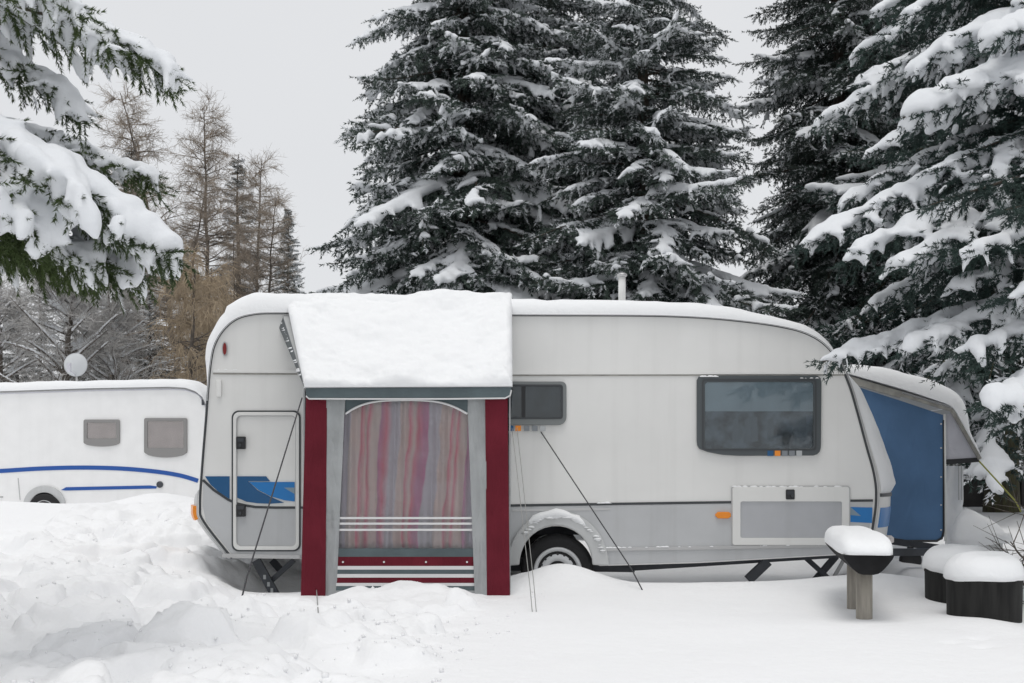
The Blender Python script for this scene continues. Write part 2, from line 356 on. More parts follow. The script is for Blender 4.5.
def ground(x, y, detail=True):
    x = np.asarray(x, float); y = np.asarray(y, float)
    z = .05 * fbm(x * .35, y * .35, 3, 3) + .018 * fbm(x * 1.7, y * 1.7, 8, 3)
    near = sst(60, 20, np.hypot(x, y))
    z = z + .48 * sst(-2.5, 6.5, y) * sst(-2.2, -3.7, x) * (1 - .12 * sst(7, 10, y))       # bank towards the white caravan
    z = z + .36 * sst(2.5, 6.5, y) * sst(3.6, 5.2, x)                                      # rise behind the front tent
    z = z + .10 * np.exp(-((x + .62) / .50) ** 2 - ((y + 1.45) / .30) ** 2)                # heap before the porch
    z = z + .07 * np.exp(-((x + 1.25) / .30) ** 2 - ((y + 1.5) / .25) ** 2)
    z = z + .19 * np.exp(-((x - .44) / .40) ** 2 - ((y + .52) / .30) ** 2)                  # heap before the wheel
    z = z + .07 * np.exp(-((x - 2.0) / 1.9) ** 2 - ((y + .75) / .55) ** 2)                 # smooth drift along the caravan
    z = z + .10 * np.exp(-((x - 3.1) / .55) ** 2 - ((y + .9) / .6) ** 2)
    z = z - .035 * sst(-.45, .15, y) * sst(2.7, 2.3, y) * sst(-2.7, -2.3, x) * sst(3.6, 3.0, x) - .20 * sst(-.25, .35, y) * sst(3.5, 2.7, y) * sst(.3, .8, x) * sst(3.9, 3.5, x) + .12 * sst(2.8, 3.6, y) * sst(3.6, 3.0, x) * sst(-.5, .5, x) * sst(5, 4, y)   # hollow under the caravan
    z = z + .14 * np.exp(-((x - 3.55) / .75) ** 2 - ((y - 1.3) / .55) ** 2)                 # drift under the front tent
    z = z - .15 * sst(3.05, 3.7, x) * sst(-2.0, -3.2, y)
    z = z + .22 * np.exp(-((x + 5.15) / .75) ** 2 - ((y - 6.2) / .6) ** 2) + .07 * np.exp(-((x + 7.2) / 1.0) ** 2 - ((y - 6.2) / .6) ** 2)
    far = np.hypot(x, y - 5)
    z = z + 5.0 * sst(30, 160, y) + 22 * sst(160, 700, far) * sst(-30, 40, y) + .8 * fbm(x * .03, y * .03, 40, 3) * sst(25, 60, far)
    if detail:
        m = sst(.35, -.7, x - .16 * (y + 1.5)) * sst(5.0, 3.0, y) * sst(-9, -6, x) * near
        ridg = .16 - np.abs(fbm(x * 1.5, y * 1.5, 21, 4)) * .42
        z = z + m * (.16 * np.clip(ridg, -.1, .2) + .095 * fbm(x * 2.3, y * 2.3, 31, 4) + .022 * fbm(x * 8, y * 8, 36, 3))
        cz = np.zeros_like(z)
        for cx, cy, rx, ry, h, a, tx, ty in chunks:
            R_ = max(rx, ry) * 1.3
            b = (np.abs(x - cx) < R_) & (np.abs(y - cy) < R_)
            if not b.any(): continue
            ca, sa = math.cos(a), math.sin(a)
            X, Y = x[b] - cx, y[b] - cy
            wob = 1 + .5 * fbm(x[b] * 5, y[b] * 5, 50, 2)
            u, v = (X * ca + Y * sa) / rx * wob, (-X * sa + Y * ca) / ry * wob
            rr = (np.abs(u) ** 3.2 + np.abs(v) ** 3.2) ** (1 / 3.2)
            top = h * (1 + tx * u + ty * v) + .06 * fbm(x[b] * 8, y[b] * 8, 60, 4)
            cz[b] = np.maximum(cz[b], np.clip(top, 0, h * 1.25) * sst(1.06, .66, rr))
        z = z + cz * 1.0
        for fx, fy in ((2.55, -3.62), (2.75, -3.5), (2.66, -3.78)):                         # old shallow prints
            z = z - .018 * np.exp(-((x - fx) ** 2 + ((y - fy) * 1.6) ** 2) / .004)
    for fx, fy, fz, fr in ((-1.66, -1.12, -.02, .28), (-1.78, -1.65, -.01, .42), (-.10, -1.12, -.02, .26), (.0, -1.6, .0, .3), (-2.15, .3, -.17, .5), (-2.15, -.45, -.09, .5)):   # snow level at the porch feet
        w_ = np.exp(-(((x - fx) ** 2 + (y - fy) ** 2) / fr ** 2) ** 2); z = z * (1 - w_) + fz * w_
    return z
def axis_pts(fine0, fine1, step, lo, hi, ratio=1.18):
    a = list(np.arange(fine0, fine1, step))
    s, p = step, fine1
    while p < hi: a.append(p); s *= ratio; p += s
    a.append(hi); s, p = step, fine0
    b = []
    while p > lo: s *= ratio; p -= s; b.append(max(p, lo))
    return np.array(b[::-1] + a)
gx = axis_pts(-4.6, 4.6, .026, -900, 900, 1.10); gy = axis_pts(-5.6, 2.0, .026, -60, 1500, 1.07)
GX, GY = np.meshgrid(gx, gy)
GZ = ground(GX, GY)
nx, ny = len(gx), len(gy)
ii = (np.arange(ny - 1)[:, None] * nx + np.arange(nx - 1)[None]).ravel()
me = np_mesh('snow_ground', np.stack([GX, GY, GZ], -1).reshape(-1, 3), np.stack([ii, ii + 1, ii + nx + 1, ii + nx], 1), ['snow_ground'], smooth=True)
g = link('ground', me); g['kind'] = 'structure'
def gz(x, y): return float(ground(np.array([x]), np.array([y]))[0])
def ground_hit(px, py):
    for d in np.arange(4.5, 40, .03):
        X, Z = (px - CX) * d / F, CH - (py - YH) * d / F
        if gz(X, d - D) >= Z: return Vector((X, d - D, Z))
    return W(px, py, 0)

# ------------------------------------------------------------------ snow helpers
def snow_sheet(c00, c10, c11, c01, t, seed, nu=60, nv=40, edge=.12, over=.02, patch=.5):
    c = [np.array(q, float) for q in (c00, c10, c11, c01)]
    nrm = np.cross(c[1] - c[0], c[3] - c[0]); nrm /= np.linalg.norm(nrm)
    if nrm[2] < 0: nrm = -nrm
    lu, lv = np.linalg.norm(c[1] - c[0]), np.linalg.norm(c[3] - c[0])
    def sp(n): x = np.linspace(-1, 1, n); return (np.sign(x) * (1 - (1 - np.abs(x)) ** 1.7) + 1) / 2
    u, v = np.meshgrid(sp(nu), sp(nv), indexing='ij')
    eu, ev = u * (1 + 2 * over / lu) - over / lu, v * (1 + 2 * over / lv) - over / lv
    P = (c[0] * (1 - eu)[..., None] * (1 - ev)[..., None] + c[1] * eu[..., None] * (1 - ev)[..., None] + c[2] * eu[..., None] * ev[..., None] + c[3] * (1 - eu)[..., None] * ev[..., None])
    du, dv = np.minimum(u, 1 - u) * lu, np.minimum(v, 1 - v) * lv
    e = np.sqrt(np.clip(1 - (1 - np.clip(np.minimum(du, dv) / edge, 0, 1)) ** 2, 0, 1))
    nz = 1 + patch * fbm(u * lu * 2.1 + seed, v * lv * 2.1, seed, 4) + .35 * patch * fbm(u * lu * 9, v * lv * 9, seed + 9, 3)
    top = P + nrm * (t * nz * e)[..., None]
    mb = MB(); mb.grid(top); mb.grid((P - nrm * .006)[:, ::-1])
    return mb
def snow_dome(c, rx, ry, h, rot=0, seed=1, n=40, m=14, droop=.05, p=2.6, plan=2.0):
    th = np.linspace(0, 2 * np.pi, n, endpoint=False)
    rows = []
    for k in range(m + 1):
        a = math.pi / 2 * k / m * 1.0
        rr, hh = math.cos(a) ** (2 / p), math.sin(a) ** (2 / p)
        wob = 1 + (.05 if plan < 3 else .02) * fbm(np.cos(th) * 2 + k * .1, np.sin(th) * 2, seed, 3)
        hz = h * (hh + .10 * fbm(np.cos(th) * rr * 2.2, np.sin(th) * rr * 2.2, seed + 5, 3) * min(1, hh * 2)) - droop * (1 - hh) * (.6 + fbm(np.cos(th) * 3, np.sin(th) * 3, seed + 3, 2))
        pl = (np.abs(np.cos(th)) ** plan + np.abs(np.sin(th)) ** plan) ** (-1 / plan); x, y = rx * rr * pl * np.cos(th) * wob, ry * rr * pl * np.sin(th) * wob
        rows.append(np.stack([c[0] + x * math.cos(rot) - y * math.sin(rot), c[1] + x * math.sin(rot) + y * math.cos(rot), c[2] + hz], 1))
    P = np.array(rows); mb = MB()
    o = 0
    mb.v = [tuple(q) for q in P.reshape(-1, 3)]
    for k in range(m):
        for i in range(n):
            j = (i + 1) % n; mb.f.append((k * n + i, k * n + j, (k + 1) * n + j, (k + 1) * n + i))
    mb.f.append(tuple(range(n - 1, -1, -1))); mb.f.append(tuple(range(m * n, m * n + n)))
    return mb
def snow_bits(line, seed, n, r, mb=None):                # crumbs of snow lying along a ledge
    rr = random.Random(seed); mb = mb or MB()
    a, b = Vector(line[0]), Vector(line[1])
    for k in range(n):
        p = a.lerp(b, rr.random()); s = r * rr.uniform(.5, 1.4)
        vs = []
        for j in range(3):
            q = [1, .8, .25][j]; zz = [0, .5, .9][j]
            for i in range(7):
                an = i * 2 * math.pi / 7; vs.append((p.x + s * rr.uniform(1.4, 3.2) * q * math.cos(an), p.y + s * .8 * q * math.sin(an), p.z + s * zz * 1.1))
        fs = [(j * 7 + i, j * 7 + (i + 1) % 7, (j + 1) * 7 + (i + 1) % 7, (j + 1) * 7 + i) for j in range(2) for i in range(7)] + [tuple(range(14, 21)), tuple(range(6, -1, -1))]
        mb.add(vs, fs)
    return mb

# ------------------------------------------------------------------ the caravan in the middle
car = thing('touring_caravan', 'pale grey touring caravan with blue swoosh, grey lower panels and thick snow on its roof', 'caravan', (.25, 1.15, -.25))
WID = 2.3
prof_px = [(232, 558), (204, 522), (200, 506), (202, 470), (206, 420), (210.5, 365), (217, 340), (232, 322), (252, 314.5), (285, 313), (400, 314), (512, 315), (640, 315.5), (700, 317.5), (745, 321.5), (780, 326.5),
           (805, 333), (824, 344), (838, 361), (849, 385), (858, 415), (866, 445), (873, 470), (876, 490), (875, 512), (870, 542), (868, 552)]
PP = catmull(prof_px, 6)
arch = [(556 + 36.5 * math.cos(R(a)), 563 - 37 * math.sin(R(a))) for a in range(0, 181, 12)]
bottom = [(840, 555), (700, 563), (600, 566)] + arch + [(505, 564), (400, 561), (300, 559)]
OUT = np.array([tuple(p) for p in PP] + bottom)
XZ = np.array([[(a - CX) / 110, CH - (b - YH) / 110] for a, b in OUT])
nprof = len(PP)
def interp(v, xs, ys): return np.interp(v, xs, ys)
fy = interp(OUT[:, 1], [345, 365, 395, 440, 490, 552], [0, .13, .24, .33, .40, .43])
ry = interp(OUT[:, 1], [330, 470, 484, 496, 540, 560], [0.02, .03, .03, .22, .24, .20])
bw = np.where((OUT[:, 0] > 760) & (np.arange(len(OUT)) < nprof), fy, 0) - np.where((OUT[:, 0] < 300) & (np.arange(len(OUT)) < nprof), ry, 0)
def bulge(Y): return np.clip(np.sin(np.pi * np.clip(Y / WID, 0, 1)), 0, 1) ** .62
def S(i, Y, off=0.0):                                    # point on the shell: profile index i (float array), station Y
    i = np.asarray(i, float); Y = np.asarray(Y, float)
    k = np.arange(nprof)
    x, z, b = np.interp(i, k, XZ[:nprof, 0]), np.interp(i, k, XZ[:nprof, 1]), np.interp(i, k, bw[:nprof])
    e = .05
    dx = np.interp(i + .5, k, XZ[:nprof, 0]) - np.interp(i - .5, k, XZ[:nprof, 0]); dz = np.interp(i + .5, k, XZ[:nprof, 1]) - np.interp(i - .5, k, XZ[:nprof, 1])
    l = np.hypot(dx, dz) + 1e-9; nxx, nzz = -dz / l, dx / l
    return np.stack([x + b * bulge(Y) + nxx * off, Y, z + nzz * off], -1)
st = [0, .012, .04, .1, .2, .4, .7, 1.0, 1.3, 1.6, 1.9, 2.1, 2.2, 2.26, 2.288, 2.3]
rings = []
for Y in st:
    r = np.zeros((len(OUT), 3)); r[:, 0] = XZ[:, 0] + bw * bulge(Y); r[:, 1] = Y; r[:, 2] = XZ[:, 1] + (np.arange(len(OUT)) >= nprof) * .20 * sst(.0, .1, np.array(Y)); rings.append(r)
mb = MB(); P = np.array(rings).transpose(1, 0, 2); mb.grid(P, closed_u=True)
n_ = len(st); mb.f.append(tuple(i * n_ for i in range(len(OUT)))[::-1]); mb.f.append(tuple(i * n_ + n_ - 1 for i in range(len(OUT))))
body = build('body', mb, 'panel', car)
for p in body.data.polygons: p.use_smooth = len(p.vertices) == 4
# edge trims along the outline of the near side
mb = MB(); mb.tube([(x, -.004, z) for x, z in XZ[:nprof]], .011, 8); build('edge_trim', mb, 'gasket', car, True)
mb = MB(); mb.tube([(x + .014, .006, z) for x, z in XZ[nprof - 55:nprof]], .016, 8); build('front_rail', mb, 'rail', car, True)
# lower grey panels
low_l = [(203.5, 482), (213.5, 491), (227.8, 500.5), (236, 504.5), (255, 508.3), (300, 508.6)]
lp = [(300, 509), (512, 506.5)] + [(512, 564)] + arch[::-1] + [(600, 565), (700, 562), (840, 554), (865, 551), (868, 541), (872.5, 512), (874, 501), (820, 501.5), (590, 505), (512, 506)]
lp = low_l + [(512, 507), (700, 504), (820, 502), (873, 501), (872, 512), (867, 541), (866, 551), (840, 554), (700, 562), (600, 565)] + [(556 + 37.2 * math.cos(R(a)), 563 - 37.6 * math.sin(R(a))) for a in range(0, 181, 12)] + [(505, 563), (300, 558), (234, 557), (206, 521), (202.6, 506)]
mb = MB().pxprism(lp, -.005, .006); build('lower_panel', mb, 'panel_low', car)
mb = MB(); strip_px([(203, 480), (213.5, 490), (227.8, 499.5), (236, 503.3), (246, 505.5), (255.3, 507), (275, 507.6), (300, 507.6), (512, 505.5)], 2.4, -.008, .006, mb); strip_px([(512, 505.5), (700, 502.6), (820, 501), (873, 500.5)], 2.4, -.008, .006, mb)
build('belt_line', mb, 'gasket', car)
mb = MB(); strip_px([(512, 510.5), (610, 509)], 2.4, -.010, .008, mb); strip_px([(596, 549.5), (700, 548), (868, 545)], 3.4, -.022, .02, mb); strip_px([(222, 555.5), (300, 557)], 4, -.018, .016, mb)
build('sill_rail', mb, 'rail', car, bevel=.002)
mb = MB(); strip_px([(213, 371), (297, 371.5)], 3.2, -.014, .012, mb); strip_px([(512, 373), (846, 372.6)], 3.2, -.014, .012, mb); build('waist_rail', mb, 'panel', car, bevel=.002)
mb = MB(); strip_px([(213, 373.6), (297, 374.1)], 1.3, -.009, .008, mb); strip_px([(512, 375.4), (846, 375)], 1.1, -.009, .008, mb); build('rail_seal', mb, 'tent_beam', car)
# wheel arch + wheel
oa = [(558 + 51 * math.cos(R(a)), 566 - 55 * math.sin(R(a))) for a in range(0, 181, 9)]; ia = [(556 + 36.5 * math.cos(R(a)), 565 - 39.5 * math.sin(R(a))) for a in range(0, 181, 9)]
mb = MB().pxprism(oa + ia[::-1], -.05, .046); wa = build('wheel_arch', mb, 'bumper', car, bevel=.012)
sn = []
for k in range(5, 16):
    a = R(k * 9); sn.append((556 + 46 * math.cos(a), -.035, 566 - 51 * math.sin(a)))
mb = MB(); pts = [W(a, c, -.03) for a, _, c in sn]; mb.tube([(p.x, p.y, p.z + .012) for p in pts], [.012 + .022 * math.sin(math.pi * k / 10) + .008 * ((k * 7) % 3) for k in range(11)], 9)
build('snow_patch', mb, 'snow', car, True)
wc = W(557.5, 571, .05)
def wheel(c, sgn, parent):
    w = MB(); w.lathe([(.20, -.09), (.29, -.095), (.325, -.075), (.335, -.03), (.335, .05), (.32, .09), (.2, .10)], c, 'y', 48)
    t = build('wheel', w, 'tyre', parent, True)
    r = MB(); r.lathe([(.205, -.085), (.222, -.105), (.210, -.118), (.19, -.105), (.18, -.085), (.168, -.082), (.15, -.095), (.115, -.105), (.095, -.09), (.09, -.08), (.05, -.082), (.045, -.115), (.03, -.12)], c, 'y', 48)
    rim = build('rim', r, 'steel', t, True)
    h = MB()
    for k in range(16):
        a = 2 * math.pi * k / 16; x, z = c[0] + .158 * math.cos(a), c[2] + .158 * math.sin(a)
        h.lathe([(.012, -.0965), (.012, -.07)], (x, c[1], z), 'y', 10)
    build('vent_hole', h, 'black', t)
    return t
wheel(tuple(wc + Vector((0, .06, 0))), 1, car)
# far wheel, axle and chassis
wheel((wc.x, 2.15, wc.z), -1, car)
mb = MB(); mb.beam((wc.x, .2, wc.z), (wc.x, 2.1, wc.z), .08, .08)
for Y in (.45,):
    mb.beam(W(330, 566, 0) + Vector((0, Y, 0)), W(640, 570, 0) + Vector((0, Y, 0)), .12, .05); mb.beam(W(640, 570, 0) + Vector((0, Y, 0)), W(862, 556, 0) + Vector((0, Y, 0)), .09, .05)
mb.beam(W(862, 556, 0) + Vector((0, .45, 0)), (4.6, 1.15, .18), .07, .06); mb.beam((wc.x - 2.4, 1.85, .36), (3.3, 1.85, .36), .09, .05); mb.beam((3.3, 1.85, .36), (4.6, 1.15, .18), .07, .06)
build('chassis', mb, 'dark_metal', car)
mb = MB(); mb.lathe([(.03, -.03), (.09, -.04), (.11, -.02), (.11, .02), (.09, .04), (.03, .03)], (4.02, 1.1, .10), 'y', 24); mb.beam((4.02, 1.1, .1), (4.02, 1.1, .24), .05, .05); build('jockey_wheel', mb, 'black', car, True)
def strut(name, a, b, w, d, Y, m='dark_metal'):
    mb = MB(); mb.beam(W(*a, Y), W(*b, Y), w, d); return build(name, mb, m, car, bevel=.004)
sl = strut('steady_leg', (256, 560), (278, 600), .085, .04, .22)
m2 = MB()
for q in (.42, .6, .75): p = W(256, 560, .22).lerp(W(278, 600, .22), q); m2.box((p.x - .012, .19, p.z - .02), (p.x + .012, .1985, p.z + .02))
build('slot', m2, 'pale_square', sl)
strut('steady_leg', (272, 560), (299, 592), .07, .04, 1.2); strut('brace', (294, 560), (270, 582), .05, .02, .27)
strut('steady_leg', (768, 561), (748, 580), .09, .05, .25)
strut('steady_leg', (836, 556), (812, 584), .07, .03, .9); strut('brace', (806, 558), (828, 578), .05, .02, .86); strut('brace', (846, 556), (830, 584), .035, .02, 1.0, 'rail')
# rear bumper corner, lamps
def shell_patch(i0, i1, y0, y1, off, ni=24, nj=10):
    i = np.linspace(i0, i1, ni); y = np.linspace(y0, y1, nj)
    I, Yv = np.meshgrid(i, y, indexing='ij'); mb = MB(); a = S(I, Yv, off); b = S(I, Yv, -.004)
    mb.grid(a); mb.grid(b[:, ::-1])
    for e in (0, -1): mb.grid(np.stack([a[e], b[e]], 0)); mb.grid(np.stack([a[:, e], b[:, e]], 0))
    return mb
def idx_at(px, py):                                      # nearest profile index
    return int(np.argmin((PP[:, 0] - px) ** 2 + (PP[:, 1] - py) ** 2))
build('rear_bumper', shell_patch(idx_at(232, 558), idx_at(201, 492), .02, 2.28, .012, 20, 40), 'bumper', car, True)
build('marker_lamp', shell_patch(idx_at(202, 519), idx_at(200.3, 507.5), .03, .45, .042, 8, 8), 'orange', car, True)
mb = MB().pxprism([(715, 515), (718, 512), (729, 512), (731, 513.5), (731, 517), (728, 518.5), (718, 518.5)], -.028, .024); build('marker_lamp', mb, 'orange', car, bevel=.006)
el = [(224.6 + 2.9 * math.cos(R(a)), 348.8 + 7.6 * math.sin(R(a))) for a in range(0, 360, 20)]; el2 = [(224.6 + 1.9 * math.cos(R(a)), 348.8 + 6 * math.sin(R(a))) for a in range(0, 360, 20)]
mb = MB().pxprism(el, -.02, .017); tl = build('position_lamp', mb, 'rail', car, bevel=.004); mb = MB().pxprism(el2, -.026, .008); build('lens', mb, 'red_lens', tl)
mb = MB().box(tuple(W(217, 397, 0) + Vector((0, -.03, 0))), tuple(W(222, 380, 0) + Vector((0, -.004, 0)))); build('awning_bracket', mb, 'panel', car, bevel=.006)
# door
do = rrect(231.5, 410.5, 300.5, 551.5, 7); di = rrect(233, 412, 299, 550, 6.2); dii = rrect(236.2, 415.4, 296, 546.5, 5)
door = build('door', MB().ring(xz(di, -.02), xz(dii, -.02), -.020, -.0035), 'frame_white', car, bevel=.004)
build('door_seal', MB().ring(xz(do, -.016), xz(di, -.016), -.012, -.0035), 'gasket', door)
build('door_seal', MB().ring(xz(rrect(236.2, 415.4, 296, 546.5, 5), -.01), xz(rrect(237, 416.2, 295.2, 545.7, 4.6), -.01), -.010, -.0035), 'rail', door)
def dec(name, poly, m, Y=-.0085, t=.003, par=car): return build(name, MB().pxprism(poly, Y, t), m, par)
dec('decal', [(205, 476.3), (229.5, 476.3), (229.5, 499), (218, 491.3), (211, 485)], 'blue_dark', -.007, .006)
dec('decal', [(237, 476.3), (266, 476.3), (270, 481.2), (248, 481.3), (257.5, 490.4), (270.6, 496.9), (284, 502.8), (270, 503.8), (257.5, 503.3), (246.5, 501.7), (237, 497.6)], 'blue_dark', -.007, .006)
dec('decal', [(249, 482), (294.6, 482), (294.6, 501.5), (284, 500.2), (270.6, 496.2), (258.5, 490)], 'blue_light', -.0095, .006)
dec('decal', [(283.8, 487.6), (294.6, 487.6), (294.6, 494)], 'blue_grey', -.0115, .005)
def handle(cx, cy, w, h, key):
    o = build('handle', MB().pxprism(rrect(cx - w, cy - h, cx + w, cy + h, 1.2), -.04, .036), 'black', car, bevel=.005)
    build('keyhole', MB().lathe([(.014, -.052), (.014, -.04)], tuple(W(cx + .8, cy + key, 0)), 'y', 14), 'gasket', o)
    build('grip', MB().pxprism([(cx - w + 1.2, cy - h + 1.6), (cx + w - 1.2, cy - h + 1.6), (cx + w - 1.6, cy - h + 5.2), (cx - w + 1.6, cy - h + 5.2)], -.046, .005), 'dark_metal', o)
handle(240.5, 442.8, 4.6, 6.3, 2.5); handle(240.5, 510.5, 4.6, 6.3, 2.5)
# service hatch
ho, hi_ = rrect(732.5, 487, 849, 545, 2.5), rrect(740.5, 501.5, 842, 538, 2)
hatch = build('service_hatch', MB().ring(xz(ho, -.02), xz(hi_, -.02), -.026, -.0055), 'frame_white', car, bevel=.004)
build('hatch_panel', MB().pxprism(rrect(740, 501, 842.5, 538.5, 2), -.014, .008), 'panel_hatch', hatch)
build('hatch_seal', MB().ring(xz(rrect(731.3, 485.8, 850.2, 546.2, 3), -.01), xz(ho, -.01), -.012, -.0055), 'rail', hatch)
handle(790.5, 494.5, 4.4, 5, 1.2)
build('snow_crumbs', snow_bits((W(734, 487, -.012), W(848, 487, -.012)), 3, 26, .010), 'snow', car, True)
# windows
def bow(x0, y0, x1, y1, sag, cut, n=10):
    o = rrect(x0, y0, x1, y1 - sag, (4, 4, 1, 1)); top = o[:14]
    bt = [(x1 - (x1 - x0) * k / n, y1 - sag + sag * math.sin(math.pi * (k / n)) ** .6 if cut is None else y1 - sag * (max(0, (k / n - .72) / .28)) ** 2) for k in range(n + 1)]
    return top + bt
def window(outer, inner, Y, parent, fm, pm, bm, split=None, extra=None):
    n = max(len(outer), len(inner))
    def rs(poly):
        P = np.array(poly + [poly[0]], float); d = np.r_[0, np.cumsum(np.hypot(*np.diff(P, axis=0).T))]; d /= d[-1]
        t = np.linspace(0, 1, 96, endpoint=False); return list(zip(np.interp(t, d, P[:, 0]), np.interp(t, d, P[:, 1])))
    o, i_ = rs(outer), rs(inner)
    fr = build('window', MB().ring(xz(o, Y - .03), xz(i_, Y - .03), Y - .034, Y - .004), fm, parent, bevel=.004)
    build('window_pane', MB().pxprism(inner, Y - .026, .004), pm, fr)
    ys = [p[1] for p in inner]; x0, x1 = min(p[0] for p in inner), max(p[0] for p in inner); y0, y1 = min(ys), max(ys)
    if split:
        ym = y0 + (y1 - y0) * split
        build('blind', MB().pxprism([(x0, y0), (x1, y0), (x1, ym), (x0, ym)], Y - .016, .004), bm, fr)
        build('interior', MB().pxprism([(x0, y0), (x1, y0), (x1, y1), (x0, y1)], Y - .009, .003), 'inside', fr)
    else:
        build('blind', MB().pxprism([(x0, y0), (x1, y0), (x1, y1), (x0, y1)], Y - .012, .004), bm, fr)
    return fr
wo = [(697, 380), (699, 376.5), (703, 375.5), (816, 375.5), (820, 376.5), (821.5, 380), (821, 447), (819.5, 453), (815, 455.5), (740, 455.8), (722, 454.8), (708, 452), (699, 448.5), (697, 444)]
w1 = window(wo, rrect(705, 382, 813.5, 448.5, 2.5), 0, car, 'win_frame', 'win_pane', 'blind', .44)
build('inner_frame', MB().ring(xz(rrect(702, 379, 816.5, 450.5, 3), -.036), xz(rrect(703.6, 380.6, 815, 449, 3), -.036), -.038, -.030), 'gasket', w1)
m2 = MB()
for x in (733, 745, 752, 768): m2.pxprism([(x, 420), (x + 5, 417), (x + 6, 441), (x - 1, 442)], -.0135, .003)
build('interior', m2, 'grey_square', w1)  # grey slivers put in for the blurred reflections and shapes in the pane
build('blind', MB().pxprism([(790, 416), (806, 416), (808, 444), (796, 441)], -.0145, .003), 'grey_square', w1)  # one more grey sliver for the blurred shapes, below the real blind
w2o = rrect(498, 381.5, 566.5, 425, (4, 5, 8, 2)); w2 = window(w2o, rrect(502, 385.5, 562, 418, 2.5), 0, car, 'win_frame_pale', 'win_pane', 'night', .10)  # no blind here: the top strip is the unlit cabin's dark put in as colour
build('mullion', MB().pxprism([(521.5, 385), (525.5, 385), (525.5, 418.5), (521.5, 418.5)], -.032, .022), 'black', w2)
build('inner_frame', MB().ring(xz(rrect(501, 384.5, 563, 419, 3), -.036), xz(rrect(502.8, 386.3, 561.2, 417.2, 2), -.036), -.0385, -.028), 'gasket', w2)
build('interior', MB().pxprism([(502, 385), (562, 385), (562, 418.5), (502, 418.5)], -.0132, .003), 'night', w2)
for base, xs, y, par in ((0, (767.5, 774.8, 782, 789.2, 796.4), 450.6, w1), (0, (508, 515.4, 524, 532, 540), 425.6, w2)):
    for x, m_ in zip(xs, ('blue_dark', 'orange', 'grey_square', 'grey_square', 'pale_square')):
        build('badge', MB().pxprism([(x, y), (x + 5.6, y), (x + 5.6, y + 5.4), (x, y + 5.4)], -.0372, .004), m_, par)
build('snow_crumbs', snow_bits((W(700, 377, -.03), W(716, 377, -.03)), 5, 9, .014, snow_bits((W(786, 378.4, -.03), W(818, 378.4, -.03)), 6, 7, .008)), 'snow', car, True)
mb = snow_bits((W(600, 548.3, -.02), W(680, 547, -.02)), 8, 16, .010); mb = snow_bits((W(680, 547.3, -.02), W(866, 544.5, -.02)), 9, 10, .007, mb); mb = snow_bits((W(590, 503.6, -.01), W(612, 503.4, -.01)), 10, 5, .012, mb)
mb = snow_bits((W(214, 370, -.01), W(240, 370, -.01)), 11, 5, .008, mb)
for q_, (a_, b_) in enumerate((((524, 535), (540, 519)), ((540, 519), (572, 518)), ((572, 517), (594, 534)), ((596, 536), (604, 556)))): mb = snow_bits((W(*a_, -.055), W(*b_, -.055)), 40 + q_, 10, .013, mb)
build('snow_crumbs', mb, 'snow', car, True)
# front decal (side + wrapped round the nose)
dec('decal', [(850.5, 507), (872.5, 507.5), (872, 523), (850.5, 522)], 'blue_light', -.0095, .006)
dec('decal', [(850.5, 507), (861, 516), (850.5, 515)], 'blue_grey', -.0115, .006)
build('decal', shell_patch(idx_at(876, 507), idx_at(873, 525), .03, 1.25, .006, 8, 24), 'blue_light', car, True)
build('edge_trim', shell_patch(idx_at(876, 495), idx_at(876, 498), .02, 1.4, .012, 4, 24), 'gasket', car, True)
mb = MB(); mb.lathe([(.035, -.03), (.045, -.02), (.045, .02), (.02, .04)], tuple(S([idx_at(871, 541)], [.35])[0] + np.array((.03, 0, 0))), 'z', 14); build('front_lamp', mb, 'van_blind', car, True)
# roof vent pipe
cp = W(622, 300, .8); top = W(622, 276, .8)
mb = MB(); mb.lathe([(.036, 0), (.036, .30)], (cp.x, .8, top.z - .30), 'z', 18); fl = build('flue', mb, 'frame_white', car, True)
mb = MB(); mb.lathe([(.040, 0), (.052, .01), (.052, .026), (.025, .04)], (cp.x, .8, top.z - .01), 'z', 18); build('flue_cap', mb, 'rail', fl, True)
# snow on the roof: offset surface of the shell
def shell_snow(px, Ts, y0, y1, seed, edge=.13, nj=44, amp=.22):
    ks = [idx_at(*p) for p in px]; i = np.linspace(ks[0], ks[-1], int((ks[-1] - ks[0]) * 1.6))
    T = np.interp(i, ks, Ts)
    x = np.linspace(-1, 1, nj); yy = (np.sign(x) * (1 - (1 - np.abs(x)) ** 2.2) + 1) / 2 * (y1 - y0) + y0
    I, Yv = np.meshgrid(i, yy, indexing='ij')
    s = S(I, np.clip(Yv, 0, WID)); s[..., 1] = Yv
    dy = np.minimum(Yv - y0, y1 - Yv); e = np.sqrt(np.clip(1 - (1 - np.clip(dy / edge, 0, 1)) ** 2, 0, 1))
    t = T[:, None] * e * (1 + amp * fbm(s[..., 0] * 1.6 + seed, Yv * 1.6 + s[..., 2] * 1.5, seed, 4) + .12 * fbm(s[..., 0] * 6, Yv * 6 + s[..., 2] * 6, seed + 4, 3))
    a = S(I, np.clip(Yv, 0, WID), 0); o = S(I, np.clip(Yv, 0, WID), 1) - a
    up = o * .75 + np.array((0, 0, .25)) * (I > idx_at(232, 322))[..., None]
    P = a + up * t[..., None]; P[..., 1] = Yv
    B = a - o * .004; B[..., 1] = Yv
    mb = MB(); mb.grid(P); mb.grid(B[:, ::-1]); mb.grid(np.stack([P[0], B[0]], 0)); mb.grid(np.stack([P[-1], B[-1]], 0)); return mb
